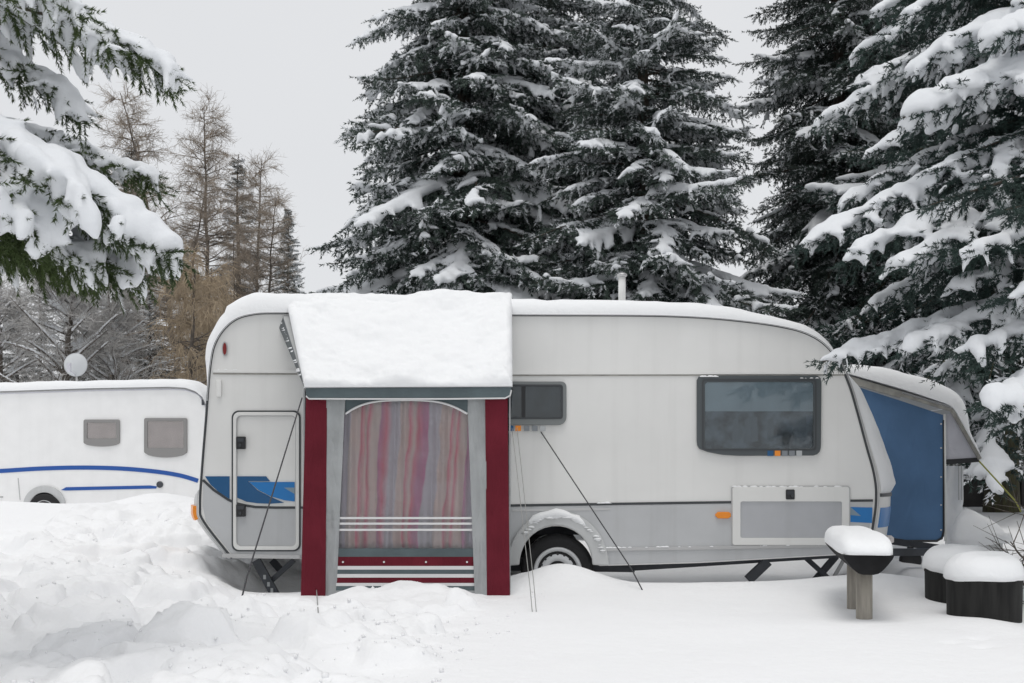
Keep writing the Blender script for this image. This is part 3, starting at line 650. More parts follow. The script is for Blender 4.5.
build('roof_snow', shell_snow([(207.5, 404), (209.5, 378), (211, 362), (217, 340), (232, 322), (252, 314), (285, 313), (400, 314), (512, 315), (640, 315), (745, 321), (805, 333), (828, 348), (838, 361)],
                              [0, .03, .085, .12, .165, .185, .19, .19, .165, .145, .115, .085, .05, .0], -.035, WID + .03, 7), 'snow', car, True)
build('front_snow', shell_snow([(842, 370), (851, 392), (862, 430), (873, 470), (876, 488), (876, 493)], [0, .06, .10, .10, .09, 0], .03, 2.25, 17, .08, 60, .6), 'snow', car, True)

# ------------------------------------------------------------------ striped porch
YP = -1.0
porch = thing('awning_porch', 'red and grey fabric porch with striped curtain behind its clear window, standing against the caravan', 'porch', (-.87, -.5, -.05))
def pf(name, poly, m, Y=YP, t=.02, par=porch, bevel=0.0): return build(name, MB().pxprism(poly, Y, t), m, par, bevel=bevel)
def soft_panel(name, tl, tr, br, bl, m, Y, seed, amp=.012, par=porch):   # fabric panel with soft wrinkles
    c = [np.array(q, float) for q in (tl, tr, br, bl)]
    u, v = np.meshgrid(np.linspace(0, 1, 14), np.linspace(0, 1, 40), indexing='ij')
    p = c[0] * ((1 - u) * (1 - v))[..., None] + c[1] * (u * (1 - v))[..., None] + c[2] * (u * v)[..., None] + c[3] * ((1 - u) * v)[..., None]
    w = amp * (fbm(u * 2.5 + seed, v * 5, seed, 3) + .5 * np.sin(6 * u + 3 * v + seed))
    P = np.stack([(p[..., 0] - CX) * (Y + D) / F, Y + w, CH - (p[..., 1] - YH) * (Y + D) / F], -1)
    B = P + np.array((0, .012, 0)); mb = MB(); mb.grid(P); mb.grid(B[:, ::-1])
    for e in (0, -1): mb.grid(np.stack([P[e], B[e]], 0)); mb.grid(np.stack([P[:, e], B[:, e]], 0))
    return build(name, mb, m, par, True)
soft_panel('side_panel', (306, 394), (327, 394), (325.4, 604), (300.5, 604), 'red_fabric', YP - .012, 3)
soft_panel('side_panel', (485, 394), (507.5, 394), (510, 604), (487, 604), 'red_fabric', YP - .012, 8)
soft_panel('pillar_panel', (326.5, 394), (345.5, 394), (336, 600), (325, 600), 'grey_fabric', YP - .006, 11, .016)
soft_panel('pillar_panel', (467, 394), (485.6, 394), (487.6, 600), (475, 600), 'grey_fabric', YP - .006, 15, .016)
archline = [(345.5, 414), (354, 408.5), (365, 404), (378, 401.2), (392, 400.3), (407, 400), (422, 400.3), (436, 401.6), (448, 404.6), (458, 408.8), (467.5, 414)]
pf('top_panel', [(345, 394), (468, 394)] + archline[::-1], 'slate_fabric', YP + .002, .012)
mb = MB(); mb.tube([W(a, b, YP - .004) for a, b in catmull(archline, 4)], .009, 8); build('window_piping', mb, 'white_tape', porch, True)
pw = build('window_pane', MB().pxprism(archline + [(472, 480), (474.5, 552), (337.5, 552), (340, 480)], YP + .008, .003), 'vinyl', porch)
for k, y in enumerate((517, 522.6, 528.8)):
    pf('window_band', [(339.5 - k * .3, y), (473 + k * .3, y), (473 + k * .3, y + 2.1), (339.5 - k * .3, y + 2.1)], 'white_tape', YP + .001, .006, pw)
# curtain
xa, xb = W(338, 0, YP + .12).x, W(476, 0, YP + .12).x
u, v = np.meshgrid(np.linspace(0, 1, 200), np.linspace(0, 1, 24), indexing='ij')
zt, zb = W(0, 399, YP).z, W(0, 549, YP).z
wv = .032 * np.sin(u * 33 + 1.6 * np.sin(v * 2 + u * 5)) * (.5 + .7 * v) + .012 * np.sin(u * 93 + 2) + .02 * fbm(u * 9, v * 2, 4, 2)
P = np.stack([xa + (xb - xa) * (u + .016 * np.sin(v * 2.6 + u * 20) * np.sin(np.pi * u)), YP + .10 + wv, zt + (zb - zt) * v], -1)
mb = MB(); mb.grid(P); cur = build('curtain', mb, curtain_mat(xa, xb), porch, True, fix=False)
cur.modifiers.new('thick', 'SOLIDIFY').thickness = .004
for y0, y1, m_, dz in ((548.5, 556.8, 'slate_fabric', 0), (556.8, 566, 'red_fabric', .001), (566, 569.6, 'white_tape', 0), (569.6, 574, 'slate_fabric', .001), (574, 577.6, 'white_tape', 0), (577.6, 583, 'red_fabric', .001),
                       (583, 586, 'white_tape', 0), (586, 590.5, 'slate_fabric', .001), (590.5, 603, 'grey_fabric', .002)):
    pf('skirt_band', [(337 - (y0 - 548) * .04, y0), (474.5 + (y0 - 548) * .03, y0), (474.6 + (y1 - 548) * .03, y1), (337 - (y1 - 548) * .04, y1)], m_, YP + .002 + dz, .01)
mb = MB()
for x in (343, 384, 426, 467): mb.lathe([(.008, -.006), (.008, .006)], tuple(W(x, 562, YP)), 'y', 10)
build('eyelet', mb, 'white_tape', porch)
# side walls, back frame poles
for sx, xx in ((-1, W(303, 0, YP).x), (1, W(509, 0, YP).x)):
    mb = MB(); mb.add([(xx + e, y, z) for e in (0, .012) for y, z in ((YP + .02, -.1), (-.01, -.1), (-.01, 2.36), (YP + .02, 1.66))], [(0, 1, 2, 3), (7, 6, 5, 4), (0, 4, 5, 1), (1, 5, 6, 2), (2, 6, 7, 3), (3, 7, 4, 0)])
    build('side_wall', mb, 'grey_fabric', porch)
    mb = MB(); mb.tube([(xx - sx * .03, YP + .03, -.12), (xx - sx * .03, YP + .03, 1.64)], .014, 10); build('pole', mb, 'rail', porch, True)
# roof
rbl, rbr = W(283, 317, -.015), W(512, 316, -.015); rfl, rfr = W(306, 388, YP - .03), W(511.5, 387, YP - .03)
th = Vector((0, 0, .012))
mb = MB().add([rbl, rbr, rfr, rfl, rbl + th, rbr + th, rfr + th, rfl + th], [(0, 1, 2, 3), (7, 6, 5, 4), (0, 4, 5, 1), (1, 5, 6, 2), (2, 6, 7, 3), (3, 7, 4, 0)]); build('roof', mb, 'roof_fabric', porch)
mb = MB(); q = [rbl, rfl]; dn = [Vector((-.035, 0, -.10)), Vector((0.0, 0, -.03))]
mb.add([rbl, rfl, rfl + dn[1], rbl + dn[0], rbl + Vector((.01, 0, 0)), rfl + Vector((.01, 0, 0)), rfl + dn[1] + Vector((.01, 0, 0)), rbl + dn[0] + Vector((.01, 0, 0))], [(0, 1, 2, 3), (7, 6, 5, 4), (0, 4, 5, 1), (1, 5, 6, 2), (2, 6, 7, 3), (3, 7, 4, 0)])
build('roof_flap', mb, 'win_frame', porch)
vb = rrect(305.5, 385.5, 511.5, 398.3, (3, 3, 6, 4)); build('valance', MB().pxprism(vb, YP - .055, .05), 'slate_fabric', porch, bevel=.012)
mb = MB(); mb.tube([W(a, b, YP - .05) for a, b in ((306, 396), (309, 398.8), (350, 399), (450, 398.9), (505, 398.2), (510, 395.5), (511.3, 390))], .007, 8); build('valance_piping', mb, 'white_tape', porch, True)
up = Vector((0, 0, .008)); b1 = Vector((0, .15, .20))
build('roof_snow', snow_sheet(rbl + up + b1, rbr + up + b1 + Vector((-.01, 0, 0)), rfr + up + Vector((0, -.03, 0)), rfl + up + Vector((0, -.03, 0)), .058, 33, 150, 110, .06, .010, 1.25), 'snow', porch, True)
build('snow_crumbs', snow_bits((rbl + Vector((.01, 0, -.05)), rfl + Vector((.01, 0, -.02))), 13, 30, .013), 'snow', porch, True)

# ------------------------------------------------------------------ front tent
YT = 1.8
tent = thing('front_tent', 'blue and grey tent with snowy sloping roof attached round the caravan nose', 'tent', (4.0, 2.6, -.1))
build('front_wall', MB().pxprism([(846, 384), (855, 386), (900, 400.5), (943, 415), (944.5, 535), (942.5, 539.5), (938, 541), (893, 541), (880, 541)], YT, .012), 'tent_blue', tent)
mb = MB(); mb.tube([W(944.6, 414, YT - .01), W(945.4, 541, YT - .01)], .013, 10); build('pole', mb, 'frame_white', tent, True)
mb = MB(); mb.tube([W(a, b, YT - .008) for a, b in ((943.8, 420), (944, 530), (942, 538), (937, 541), (893, 541))], .012, 8); build('wall_hem', mb, 'black', tent, True)
mb = MB()
for y in (424, 448, 477, 505, 530): mb.lathe([(.009, -.006), (.009, .006)], tuple(W(941, y, YT)), 'y', 10)
build('eyelet', mb, 'white_tape', tent)
build('end_panel', MB().pxprism([(945.5, 415), (953, 412), (977, 458), (945.5, 460)], YT + .02, .012), 'tent_grey', tent)
build('end_bar', MB().pxprism([(945, 459.5), (979, 457.5), (979, 462), (945, 464.5)], YT + .01, .05), 'black', tent)
mb = MB(); tp = [W(846, 379, YT), W(900, 395, YT), W(951, 410.5, YT), W(979, 459, YT)]
for a, b in zip(tp[:-1], tp[1:]): mb.beam(a + Vector((0, -.02, 0)), b + Vector((0, -.02, 0)), .07 if b.x < 4.2 else .03, .04)
build('roof_beam', mb, 'tent_beam', tent)
mb = MB()
TB = 4.1
tr_ = [(p.x, p.z + .04) for p in tp]
mb.add([(x, y, z) for y in (YT - .03, TB) for x, z in tr_] + [(x, y, z - .012) for y in (YT - .03, TB) for x, z in tr_],
       [(0, 1, 5, 4), (1, 2, 6, 5), (2, 3, 7, 6), (8, 12, 13, 9), (9, 13, 14, 10), (10, 14, 15, 11), (0, 8, 9, 1), (1, 9, 10, 2), (2, 10, 11, 3)]); build('roof', mb, 'roof_fabric', tent)
pts = catmull([(846, 376.5), (900, 392), (935, 403.5), (950, 410), (958, 422), (968, 440), (979, 459)], 8)
pts = [Vector((W(a, b, YT).x, 0, W(a, b, YT).z + .03)) for a, b in pts]
ny_ = 30; rows = []
for k, p in enumerate(pts):
    f = k / (len(pts) - 1); t_ = np.interp(f, [0, .1, .5, .68, .8, .97, 1], [.12, .20, .17, .13, .06, .03, 0])
    tgt = (pts[min(k + 1, len(pts) - 1)] - pts[max(k - 1, 0)]).normalized(); nn = Vector((-tgt.z, 0, tgt.x))
    yy = YT - .06 + (TB - YT + .1) * (1 - (1 - np.linspace(0, 1, ny_)) ** .6) ** 1.0
    yy = YT - .06 + (TB - YT + .1) * np.linspace(0, 1, ny_) ** 1.9
    e = np.sqrt(np.clip(1 - (1 - np.clip((yy - YT + .06) / .14, 0, 1)) ** 2, 0, 1)) * np.sqrt(np.clip((TB + .04 - yy) / .2, 0, 1))
    tt = t_ * e * (1 + .25 * fbm(np.full(ny_, p.x * 2), yy * 2, 71, 3))
    rows.append(np.stack([p.x + nn.x * tt, yy, p.z + nn.z * tt], 1))
P = np.array(rows); B = np.array([[(p.x, y, p.z) for y in r[:, 1]] for p, r in zip(pts, rows)])
mb = MB(); mb.grid(P); mb.grid(B[:, ::-1]); mb.grid(np.stack([P[0], B[0]], 0)); build('roof_snow', mb, 'snow', tent, True)
# far walls and hanging white skirt
mb = MB(); mb.box((3.55, TB - .02, .1), (tp[2].x, TB - .008, tp[2].z - .02)); build('back_wall', mb, 'tent_grey', tent)
sk = soft_panel('side_skirt', (946, 466), (963, 466), (962, 546), (946, 550), 'snow', YT + .15, 23, .04, tent)
mb = MB()
for x in (958.5, 961.5): mb.tube([W(x, 466, YT + .1), W(x + .3, 500, YT + .1)], .006, 6)
build('strap', mb, 'rail', tent)
# snow-covered box on the drawbar beside the tent
hp = thing('gas_locker', 'snow buried pale grey box low beside the blue tent wall', 'locker', (5.1, 2.0, .0))
mb = MB(); mb.box((4.92, 1.85, .05), (5.30, 2.2, .36)); build('box', mb, 'bumper', hp, bevel=.03)
mb = snow_dome((5.10, 2.0, .30), .34, .28, .30, .0, 4, 40, 16, .10, 2.8)
mb.v = [(x, y, z - .5 * max(0, (x - 4.95)) * min(1, max(0, (z - .34) / .1))) for x, y, z in mb.v]
build('snow_cap', mb, 'snow', hp, True)

# ------------------------------------------------------------------ white caravan behind on the left
YV = 10.0
van = thing('parked_caravan', 'white caravan with two small windows and blue stripes parked behind on the left', 'caravan', (-9.0, 11.1, -.1))
vp = [(207, 508), (207.5, 460), (207, 420), (206, 408), (203, 398), (196, 391), (186, 387.5), (170, 386.5), (90, 388), (0, 391), (-100, 393), (-150, 396), (-168, 410), (-176, 450), (-178, 508)]
VP = [(W(a, b, YV).x, W(a, b, YV).z) for a, b in vp]
mb = MB().prism(VP, YV, YV + 2.2); build('body', mb, 'van_white', van, bevel=.02)
mb = MB(); mb.tube([(x, YV - .005, z) for x, z in VP[1:-1]], .014, 8); build('edge_trim', mb, 'rail', van, True)
mb = MB(); mb.tube([(x, YV - .012, z) for x, z in xz([(207, 409), (199, 394.5), (186, 390), (170, 389.2), (90, 390.6), (0, 393.6), (-100, 395)], YV)], .012, 6); build('roof_rail', mb, 'tent_grey', van, True)
s0 = catmull([(-60, 474), (0, 471), (40, 468.6), (80, 467.6), (120, 468.5), (155, 471.5), (180, 475.5), (198, 480.8)], 6)
mb = MB(); strip_px([tuple(p) for p in s0], 4.2, YV - .008, .006, mb); build('stripe', mb, 'van_blue', van)
mb = MB().pxprism([(61, 490), (66, 487.2), (150, 485.4), (157, 486.4), (156, 488.6), (66, 490.6)], YV - .008, .006); build('stripe', mb, 'van_blue', van)
for (x0, y0, x1, y1, sg) in ((83.5, 419.5, 119.5, 446.5, 3.5), (144, 418, 187, 457.5, 5)):
    o = rrect(x0, y0, x1, y1 - sg, (1.5, 1.5, 1, 1)); o = o[:14] + [(x1 - (x1 - x0) * k / 10, y1 - sg + sg * math.sin(math.pi * k / 10) ** .5) for k in range(11)]
    window(o, rrect(x0 + 3.6, y0 + 3, x1 - 3.4, y1 - sg - 4.5, 1), YV, van, 'van_grey', 'van_pane', 'van_blind')
mb = MB(); mb.lathe([(.055, -.03), (.06, -.02), (.06, .0)], tuple(W(160, 484.5, YV)), 'y', 20); vt = build('vent', mb, 'dark_metal', van, True)
mb = MB().pxprism([(201.5, 399.5), (204.5, 399.5), (204.5, 405), (201.5, 405)], YV - .03, .028); build('marker_lamp', mb, 'dark_metal', van, bevel=.006)
oa = [(44 + 21 * math.cos(R(a)), 505 - 19.5 * math.sin(R(a))) for a in range(0, 181, 10)]; ia = [(44 + 13.5 * math.cos(R(a)), 505 - 12.5 * math.sin(R(a))) for a in range(0, 181, 10)]
build('wheel_arch', MB().pxprism(oa + ia[::-1], YV - .04, .036), 'bumper', van, bevel=.01)
build('wheel_well', MB().pxprism(ia, YV - .012, .01), 'well', van)
c = W(45, 511, YV - .04); w = MB(); w.lathe([(.2, -.05), (.29, -.05), (.31, -.03), (.31, .03)], tuple(c), 'y', 32); t = build('wheel', w, 'tyre', van, True)
r = MB(); r.lathe([(.2, -.045), (.19, -.06), (.17, -.03), (.06, -.05), (.03, -.055)], tuple(c), 'y', 32); build('rim', r, 'steel', t, True)
mb = MB(); strip_px([(95 - 77, 478), (20, 500)], .8, YV - .006, .005, mb); strip_px([(0, 497), (3, 497)], 1.5, YV - .01, .008, mb); build('panel_seam', mb, 'rail', van)
# its roof snow
xs = np.linspace(W(-176, 0, YV).x, W(208, 0, YV).x, 160); pxs = xs / ((YV + D) / F) + CX
basez = np.interp(pxs, [-170, -150, -100, 0, 90, 170, 186, 196, 203, 208], [CH - (y - YH) * (YV + D) / F for y in (412, 397, 393.5, 391.5, 388.5, 387, 388, 391.5, 397, 408)])
tk = np.interp(pxs, [-176, -150, 0, 100, 170, 190, 203, 208], [0, .16, .17, .16, .165, .15, .08, 0])
yy = YV - .05 + 2.3 * ((np.sign(np.linspace(-1, 1, 40)) * (1 - (1 - np.abs(np.linspace(-1, 1, 40))) ** 2.4) + 1) / 2)
XX, YY = np.meshgrid(xs, yy, indexing='ij'); e = np.sqrt(np.clip(1 - (1 - np.clip(np.minimum(YY - YV + .05, YV + 2.25 - YY) / .15, 0, 1)) ** 2, 0, 1))
ZZ = basez[:, None] + tk[:, None] * e * (1 + .35 * fbm(XX * 1.3, YY * 1.3, 91, 3)); 
mb = MB(); mb.grid(np.stack([XX, YY, ZZ], -1)); mb.grid(np.stack([XX, YY, np.repeat(basez[:, None] - .03, 40, 1)], -1)[:, ::-1]); build('roof_snow', mb, 'snow', van, True)
# satellite dish
dc = W(74.5, 364.5, YV + .9); rr_ = .225
mb = MB(); prof = [(rr_ * math.sin(a), -.05 * math.cos(a) * 0 - .06 * (1 - (math.sin(a)) ** 2)) for a in (R(2), R(15), R(30), R(45), R(60), R(75), R(90))]
mb.lathe([(r, h + .06) for r, h in prof] + [(rr_ * 1.0, .05), (rr_ * .6, .10), (.01, .11)], (0, 0, 0), 'y', 36)
mb.v = [(x + dc.x, y + dc.y, z + dc.z) for x, y, z in mb.v]; dish = build('satellite_dish', mb, 'dish', van, True)
mb = MB(); mb.tube([dc + Vector((0, .08, 0)), dc + Vector((0, .12, -.45))], .02, 8); build('dish_mast', mb, 'rail', dish, True)
mb = MB(); mb.tube([dc + Vector((0, .04, -.2)), dc + Vector((0, -.25, -.12))], .012, 6); mb.box(tuple(dc + Vector((-.03, -.30, -.16))), tuple(dc + Vector((.03, -.22, .0)))); build('feed_arm', mb, 'tent_grey', dish)

# ------------------------------------------------------------------ trough and tubs on the right
tr = thing('trough_planter', 'narrow black trough on two round wooden posts, topped with a smooth snow cap', 'planter', (2.4, -2.1, -.05))
a0, a1 = np.array((2.295, -2.92)), np.array((2.60, -1.42)); ax = (a1 - a0) / np.linalg.norm(a1 - a0); la = np.array((ax[1], -ax[0])); zr = .455
def tpt(f, l, z): p = a0 + (a1 - a0) * f + la * l; return (p[0], p[1], z)
sec = [(.158, 0), (.150, -.02), (.118, -.062), (.086, -.098), (.062, -.116), (.03, -.124), (-.03, -.124), (-.062, -.116), (-.086, -.098), (-.118, -.062), (-.150, -.02), (-.158, 0)]
rows = [[tpt(f, l * s, zr + z * s2) for l, z in sec] for f, s, s2 in ((0, 1, 1), (.03, 1, 1), (.5, 1.02, 1), (.97, 1, 1), (1, 1, 1))]
mb = MB(); P = np.array(rows); mb.grid(P); n = len(sec); mb.f.append(tuple(range(n))); mb.f.append(tuple(range(4 * n, 5 * n))[::-1])
mb.f.append((0, 4 * n, 5 * n - 1, n - 1)); build('trough', mb, 'trough', tr, bevel=.004)
cc = (a0 + a1) / 2; rot = math.atan2(ax[1], ax[0])
build('snow_cap', snow_dome((cc[0], cc[1], zr + .004), .79, .172, .135, rot, 9, 96, 20, .0, 3.2, 7.0), 'snow', tr, True)
for q in (.16, .56):
    p = tpt(q, 0, 0); mb = MB(); mb.lathe([(.052, -.35), (.053, 0), (.053, zr - .08)], (p[0], p[1], 0), 'z', 24); build('post', mb, 'wood_post', tr, True)
for k, (px, d, zr2, r_, h_) in enumerate(((984, 7.52, .277, .246, .165), (960, 8.3, .262, .255, .175))):
    X = (px - CX) * d / F; Y = d - D
    t = thing('black_tub', ('nearer round black tub with domed snow cap, full side showing' if k == 0 else 'round black tub with snow cap half hidden behind the nearer one'), 'tub', (X, Y, -.1), 'round black tubs in the snow')
    mb = MB(); mb.lathe([(r_ * .95, -.25), (r_ * .97, 0), (r_ * .985, zr2 - .03), (r_ * 1.0, zr2 - .02), (r_ * 1.0, zr2 + .004), (r_ * .9, zr2 + .006)], (X, Y, 0), 'z', 48); build('tub', mb, 'tub', t, True)
    build('snow_cap', snow_dome((X, Y, zr2 + .006), r_ * 1.04, r_ * 1.04, h_, 0, 20 + k, 48, 16, .03, 3.0), 'snow', t, True)

rc = np.random.default_rng(91); V_, F_ = [], []; base_i = np.array([(1, 0, 0), (-1, 0, 0), (0, 1, 0), (0, -1, 0), (0, 0, 1), (0, 0, -1)], float); tri_i = np.array([(0, 2, 4), (2, 1, 4), (1, 3, 4), (3, 0, 4), (2, 0, 5), (1, 2, 5), (3, 1, 5), (0, 3, 5)])
xs_, ys_ = rc.uniform(-4.8, .4, 2600), -5.3 + 8 * rc.random(2600) ** 1.3
ok_ = (xs_ < .25 + .16 * (ys_ + 1.5)) & ~((xs_ > -2.9) & (ys_ > -1.05)) & (vnoise(xs_ * 1.1, ys_ * 1.1, 78) > -.12)
xs_, ys_ = xs_[ok_], ys_[ok_]; zs_ = ground(xs_, ys_)
for k, (x, y, z) in enumerate(zip(xs_, ys_, zs_)):
    r = .004 + .017 * rc.random() ** 3; V_.append(base_i * r * rc.uniform(.6, 1.3, (6, 3)) @ np.linalg.qr(rc.normal(size=(3, 3)))[0] + (x, y, z + r * .3)); F_.append(tri_i + 6 * k)
cr_ = link('snow_crumbs', np_mesh('snow_crumbs', np.concatenate(V_), np.concatenate(F_), ['snow_ground'])); cr_['kind'] = 'stuff'; tag(cr_, 'loose crumbs of dug snow scattered over the lumpy heap', 'snow')

# ------------------------------------------------------------------ guy ropes
def rope(pts, r, m, label, sag=0):
    pts = [Vector(p) for p in pts]
    mb = MB(); full = []
    for a, b in zip(pts[:-1], pts[1:]):
        for k in range(8): full.append(a.lerp(b, k / 8) - Vector((0, 0, sag * math.sin(math.pi * k / 8))))
    full.append(pts[-1] - Vector((0, 0, .05))); mb.tube(full, r, 6)
    o = build('guy_rope', mb, m, None, True); return tag(o, label, 'guy rope', 'guy ropes of the porch and tent')
rope([W(302, 398, YP - .04), ground_hit(237, 609)], .0055, 'rope_dark', 'dark guy rope slanting across the caravan door to the left')
rope([W(541, 432, -.05), ground_hit(646, 591)], .0055, 'rope_dark', 'dark guy rope slanting down right past the wheel arch')
rope([W(512, 428, YP + .05), ground_hit(533, 613)], .0030, 'rope_pale', 'thin pale guy rope of the close pair, the one nearer the red porch panel')
rope([W(517, 428, YP + .05), ground_hit(537, 613)], .0030, 'rope_pale', 'thin pale guy rope of the close pair by the wheel, the one nearer the wheel')
rope([W(316.5, 590, YP - .03), ground_hit(318.5, 616)], .0038, 'rope_pale', 'very short pale rope end in the snow under the left red porch panel')
rope([W(978, 460, YT + .05), W(1021, 507, 1.9)], .009, 'rope_yellow', 'yellow guy rope running down right from the tent eave')

# ------------------------------------------------------------------ conifers
def brush(A, B, dens, nl, nw, rng, ang=52):
    A, B = np.asarray(A), np.asarray(B); Dv = B - A; ln = np.linalg.norm(Dv, axis=1)
    cnt = np.maximum(3, (ln * dens).astype(int)); k = np.repeat(np.arange(len(A)), cnt); n = len(k)
    d = Dv[k] / ln[k][:, None]; t = rng.random(n)
    ref = np.tile(np.array((0., 0, 1)), (n, 1)); ref[np.abs(d[:, 2]) > .9] = (1, 0, 0)
    u = np.cross(d, ref); u /= np.linalg.norm(u, axis=1)[:, None]; w = np.cross(d, u)
    ph = rng.random(n) * 2 * np.pi; a = np.radians(ang + rng.normal(0, 12, n)) * (1 - .55 * t ** 4)
    rad = u * np.cos(ph)[:, None] + w * np.sin(ph)[:, None]
    nd = d * np.cos(a)[:, None] + rad * np.sin(a)[:, None]
    side = np.cross(nd, rng.normal(size=(n, 3))); side /= np.linalg.norm(side, axis=1)[:, None]
    p = A[k] + Dv[k] * t[:, None]; l = nl * rng.uniform(.7, 1.15, n)
    V = np.stack([p - side * nw / 2, p + side * nw / 2, p + nd * l[:, None]], 1)
    return V, k, rad[:, 2]
def mesh_tube_np(pts, rad, n=5):
    mb = MB(); mb.tube([tuple(p) for p in pts], rad, n, False)
    v = np.array(mb.v); f = np.array(mb.f); return v, np.concatenate([f[:, [0, 1, 2]], f[:, [0, 2, 3]]])
def bough(axis, rng, side=.42, dens=150, nl=.05, nw=.009, step=.07, sub=.13, hang=.3, dust=.2, snow=.06, snow_t0=.3, snow_p=.8, tip=.07, lift=.6):
    """axis: (m,3) polyline. Returns needle tris (n,3,3), dust flags, stem (v,f), snow tubes list[(pts, radii)]"""
    axis = np.asarray(axis, float); m = len(axis); L = np.linalg.norm(np.diff(axis, axis=0), axis=1).sum()
    def at(t):
        q = t * (m - 1); i = np.minimum(int(q), m - 2); return axis[i] + (axis[i + 1] - axis[i]) * (q - i)
    def tan(t):
        v = at(min(1, t + .05)) - at(max(0, t - .05)); return v / np.linalg.norm(v)
    A, B, tubes = [], [], []
    n = int(L / step); sgn = 1
    for k in range(n):
        t = .10 + .88 * (k + rng.uniform(-.3, .3)) / n; sgn = -sgn
        o = at(t); T = tan(t); lat = np.cross(T, (0, 0, 1)); lat /= np.linalg.norm(lat) + 1e-9
        l = (side * L * (1 - t) ** .75 * (.35 + 1.3 * min(t, .5)) + tip) * rng.uniform(.65, 1.2)
        fw = rng.uniform(.55, 1.0)
        dr = T * fw + lat * sgn * rng.uniform(.75, 1.1) + np.array((0, 0, rng.normal(-.12, .14))); dr /= np.linalg.norm(dr)
        p1 = o + dr * l * .5; d2 = dr + np.array((0, 0, rng.normal(-.25, .15))); d2 /= np.linalg.norm(d2); p2 = p1 + d2 * l * .5
        A += [o, p1]; B += [p1, p2]
        ns = int(l / sub); s2 = 1; subs = []
        for q in range(ns):
            f = (q + .6) / (ns + .3); s2 = -s2; c = o + (p1 - o) * f * 2 if f < .5 else p1 + (p2 - p1) * (f - .5) * 2
            la2 = np.cross(dr, (0, 0, 1)); la2 /= np.linalg.norm(la2) + 1e-9
            dd = dr * .7 + la2 * s2 * .8 + np.array((0, 0, rng.normal(-.05, .2)))
            if rng.random() < hang: dd = dr * .4 + la2 * s2 * .3 + np.array((0, 0, -1.0))
            dd /= np.linalg.norm(dd); l2 = (.09 + .28 * (l - l * f)) * rng.uniform(.7, 1.3); l2 = min(l2, .34)
            A.append(c); B.append(c + dd * l2); subs.append((c, dd, l2))
        if hang > .25 and rng.random() < hang:
            dd = T * .45 + np.array((rng.normal(0, .2), rng.normal(0, .2), -1)); dd /= np.linalg.norm(dd); A.append(o); B.append(o + dd * rng.uniform(.10, .24))
        if t > snow_t0 and rng.random() < snow_p:
            kk = 6; e = .55 + .45 * rng.random()
            pts, rad = [], []
            r0 = snow * rng.uniform(.7, 1.25)
            for j in range(kk + 1):
                f = j / kk * e; c = o + (p1 - o) * f * 2 if f < .5 else p1 + (p2 - p1) * (f - .5) * 2
                r = r0 * (1.05 - .45 * f / e) * rng.uniform(.85, 1.2) * (math.sqrt(max(0, 1 - (j / kk) ** 4)) * .8 + .2); pts.append(c + np.array((0, 0, r * lift))); rad.append(r)
            tubes.append((pts, rad))
            for c, dd, l2 in subs:
                if rng.random() < .55 and l2 > .08:
                    r = r0 * rng.uniform(.45, .75); hz = np.array((0, 0, r * lift * (1 if dd[2] > -.5 else .2)))
                    tubes.append(([c + dd * l2 * q + hz * (1 - .5 * q) for q in (0, .35, .7, .95)], [r, r, r * .8, r * .45]))
    for k in range(m - 1):
        if k >= m * .25: A.append(axis[k]); B.append(axis[k + 1])
    A.append(axis[-1]); B.append(axis[-1] + tan(1) * .12)
    if snow_p > 0:
        pts, rad = [], []
        for k in range(10):
            t = snow_t0 + (1.0 - snow_t0) * k / 9; c = at(t); r = snow * 1.25 * rng.uniform(.8, 1.25) * (1 - .55 * ((k / 9) ** 3)) * (.5 + .5 * min(1, k / 2)); pts.append(c + np.array((0, 0, r * lift))); rad.append(r)
        tubes.append((pts, rad))
    V, k, rz = brush(A, B, dens, nl, nw, rng)
    dd = rng.random(len(A)) < dust
    fl = dd[k] & (rz > -.1)
    sv = mesh_tube_np(axis, np.linspace(.022 * L / 2 + .006, .004, m), 5)
    return V, fl, sv, tubes
def remesh_snow(tubes, voxel, smooth=4, flat=.8, disp=0.0):
    mb = MB()
    for pts, rad in tubes:
        P = [Vector(p) for p in pts]
        mb.tube(P, rad, 8, True)
        for q, r in ((P[0], rad[0]), (P[-1], rad[-1])):     # round the ends
            mb.tube([q + Vector((0, 0, -r * .7)), q + Vector((0, 0, -r * .4)), q + Vector((0, 0, r * .3)), q + Vector((0, 0, r * .75))], [r * .6, r * .9, r * .95, r * .5], 8, True)
    me = bpy.data.meshes.new('tmp'); me.from_pydata(mb.v, [], mb.f); me.update()
    o = bpy.data.objects.new('tmp', me); C.objects.link(o)
    rm = o.modifiers.new('r', 'REMESH'); rm.mode = 'VOXEL'; rm.voxel_size = voxel; rm.adaptivity = 0
    s = o.modifiers.new('s', 'SMOOTH'); s.iterations = smooth; s.factor = .5
    dg = bpy.context.evaluated_depsgraph_get(); ev = o.evaluated_get(dg); em = ev.to_mesh()
    v = np.empty(len(em.vertices) * 3, np.float32); em.vertices.foreach_get('co', v); v = v.reshape(-1, 3)
    em.calc_loop_triangles(); tr = np.empty(len(em.loop_triangles) * 3, np.int32); em.loop_triangles.foreach_get('vertices', tr); tr = tr.reshape(-1, 3)
    ev.to_mesh_clear(); bpy.data.objects.remove(o); bpy.data.meshes.remove(me)
    if disp:
        v[:, 2] += disp * fbm(v[:, 0] * 7, v[:, 1] * 7 + v[:, 2] * 3, 7, 3)
    return v, tr

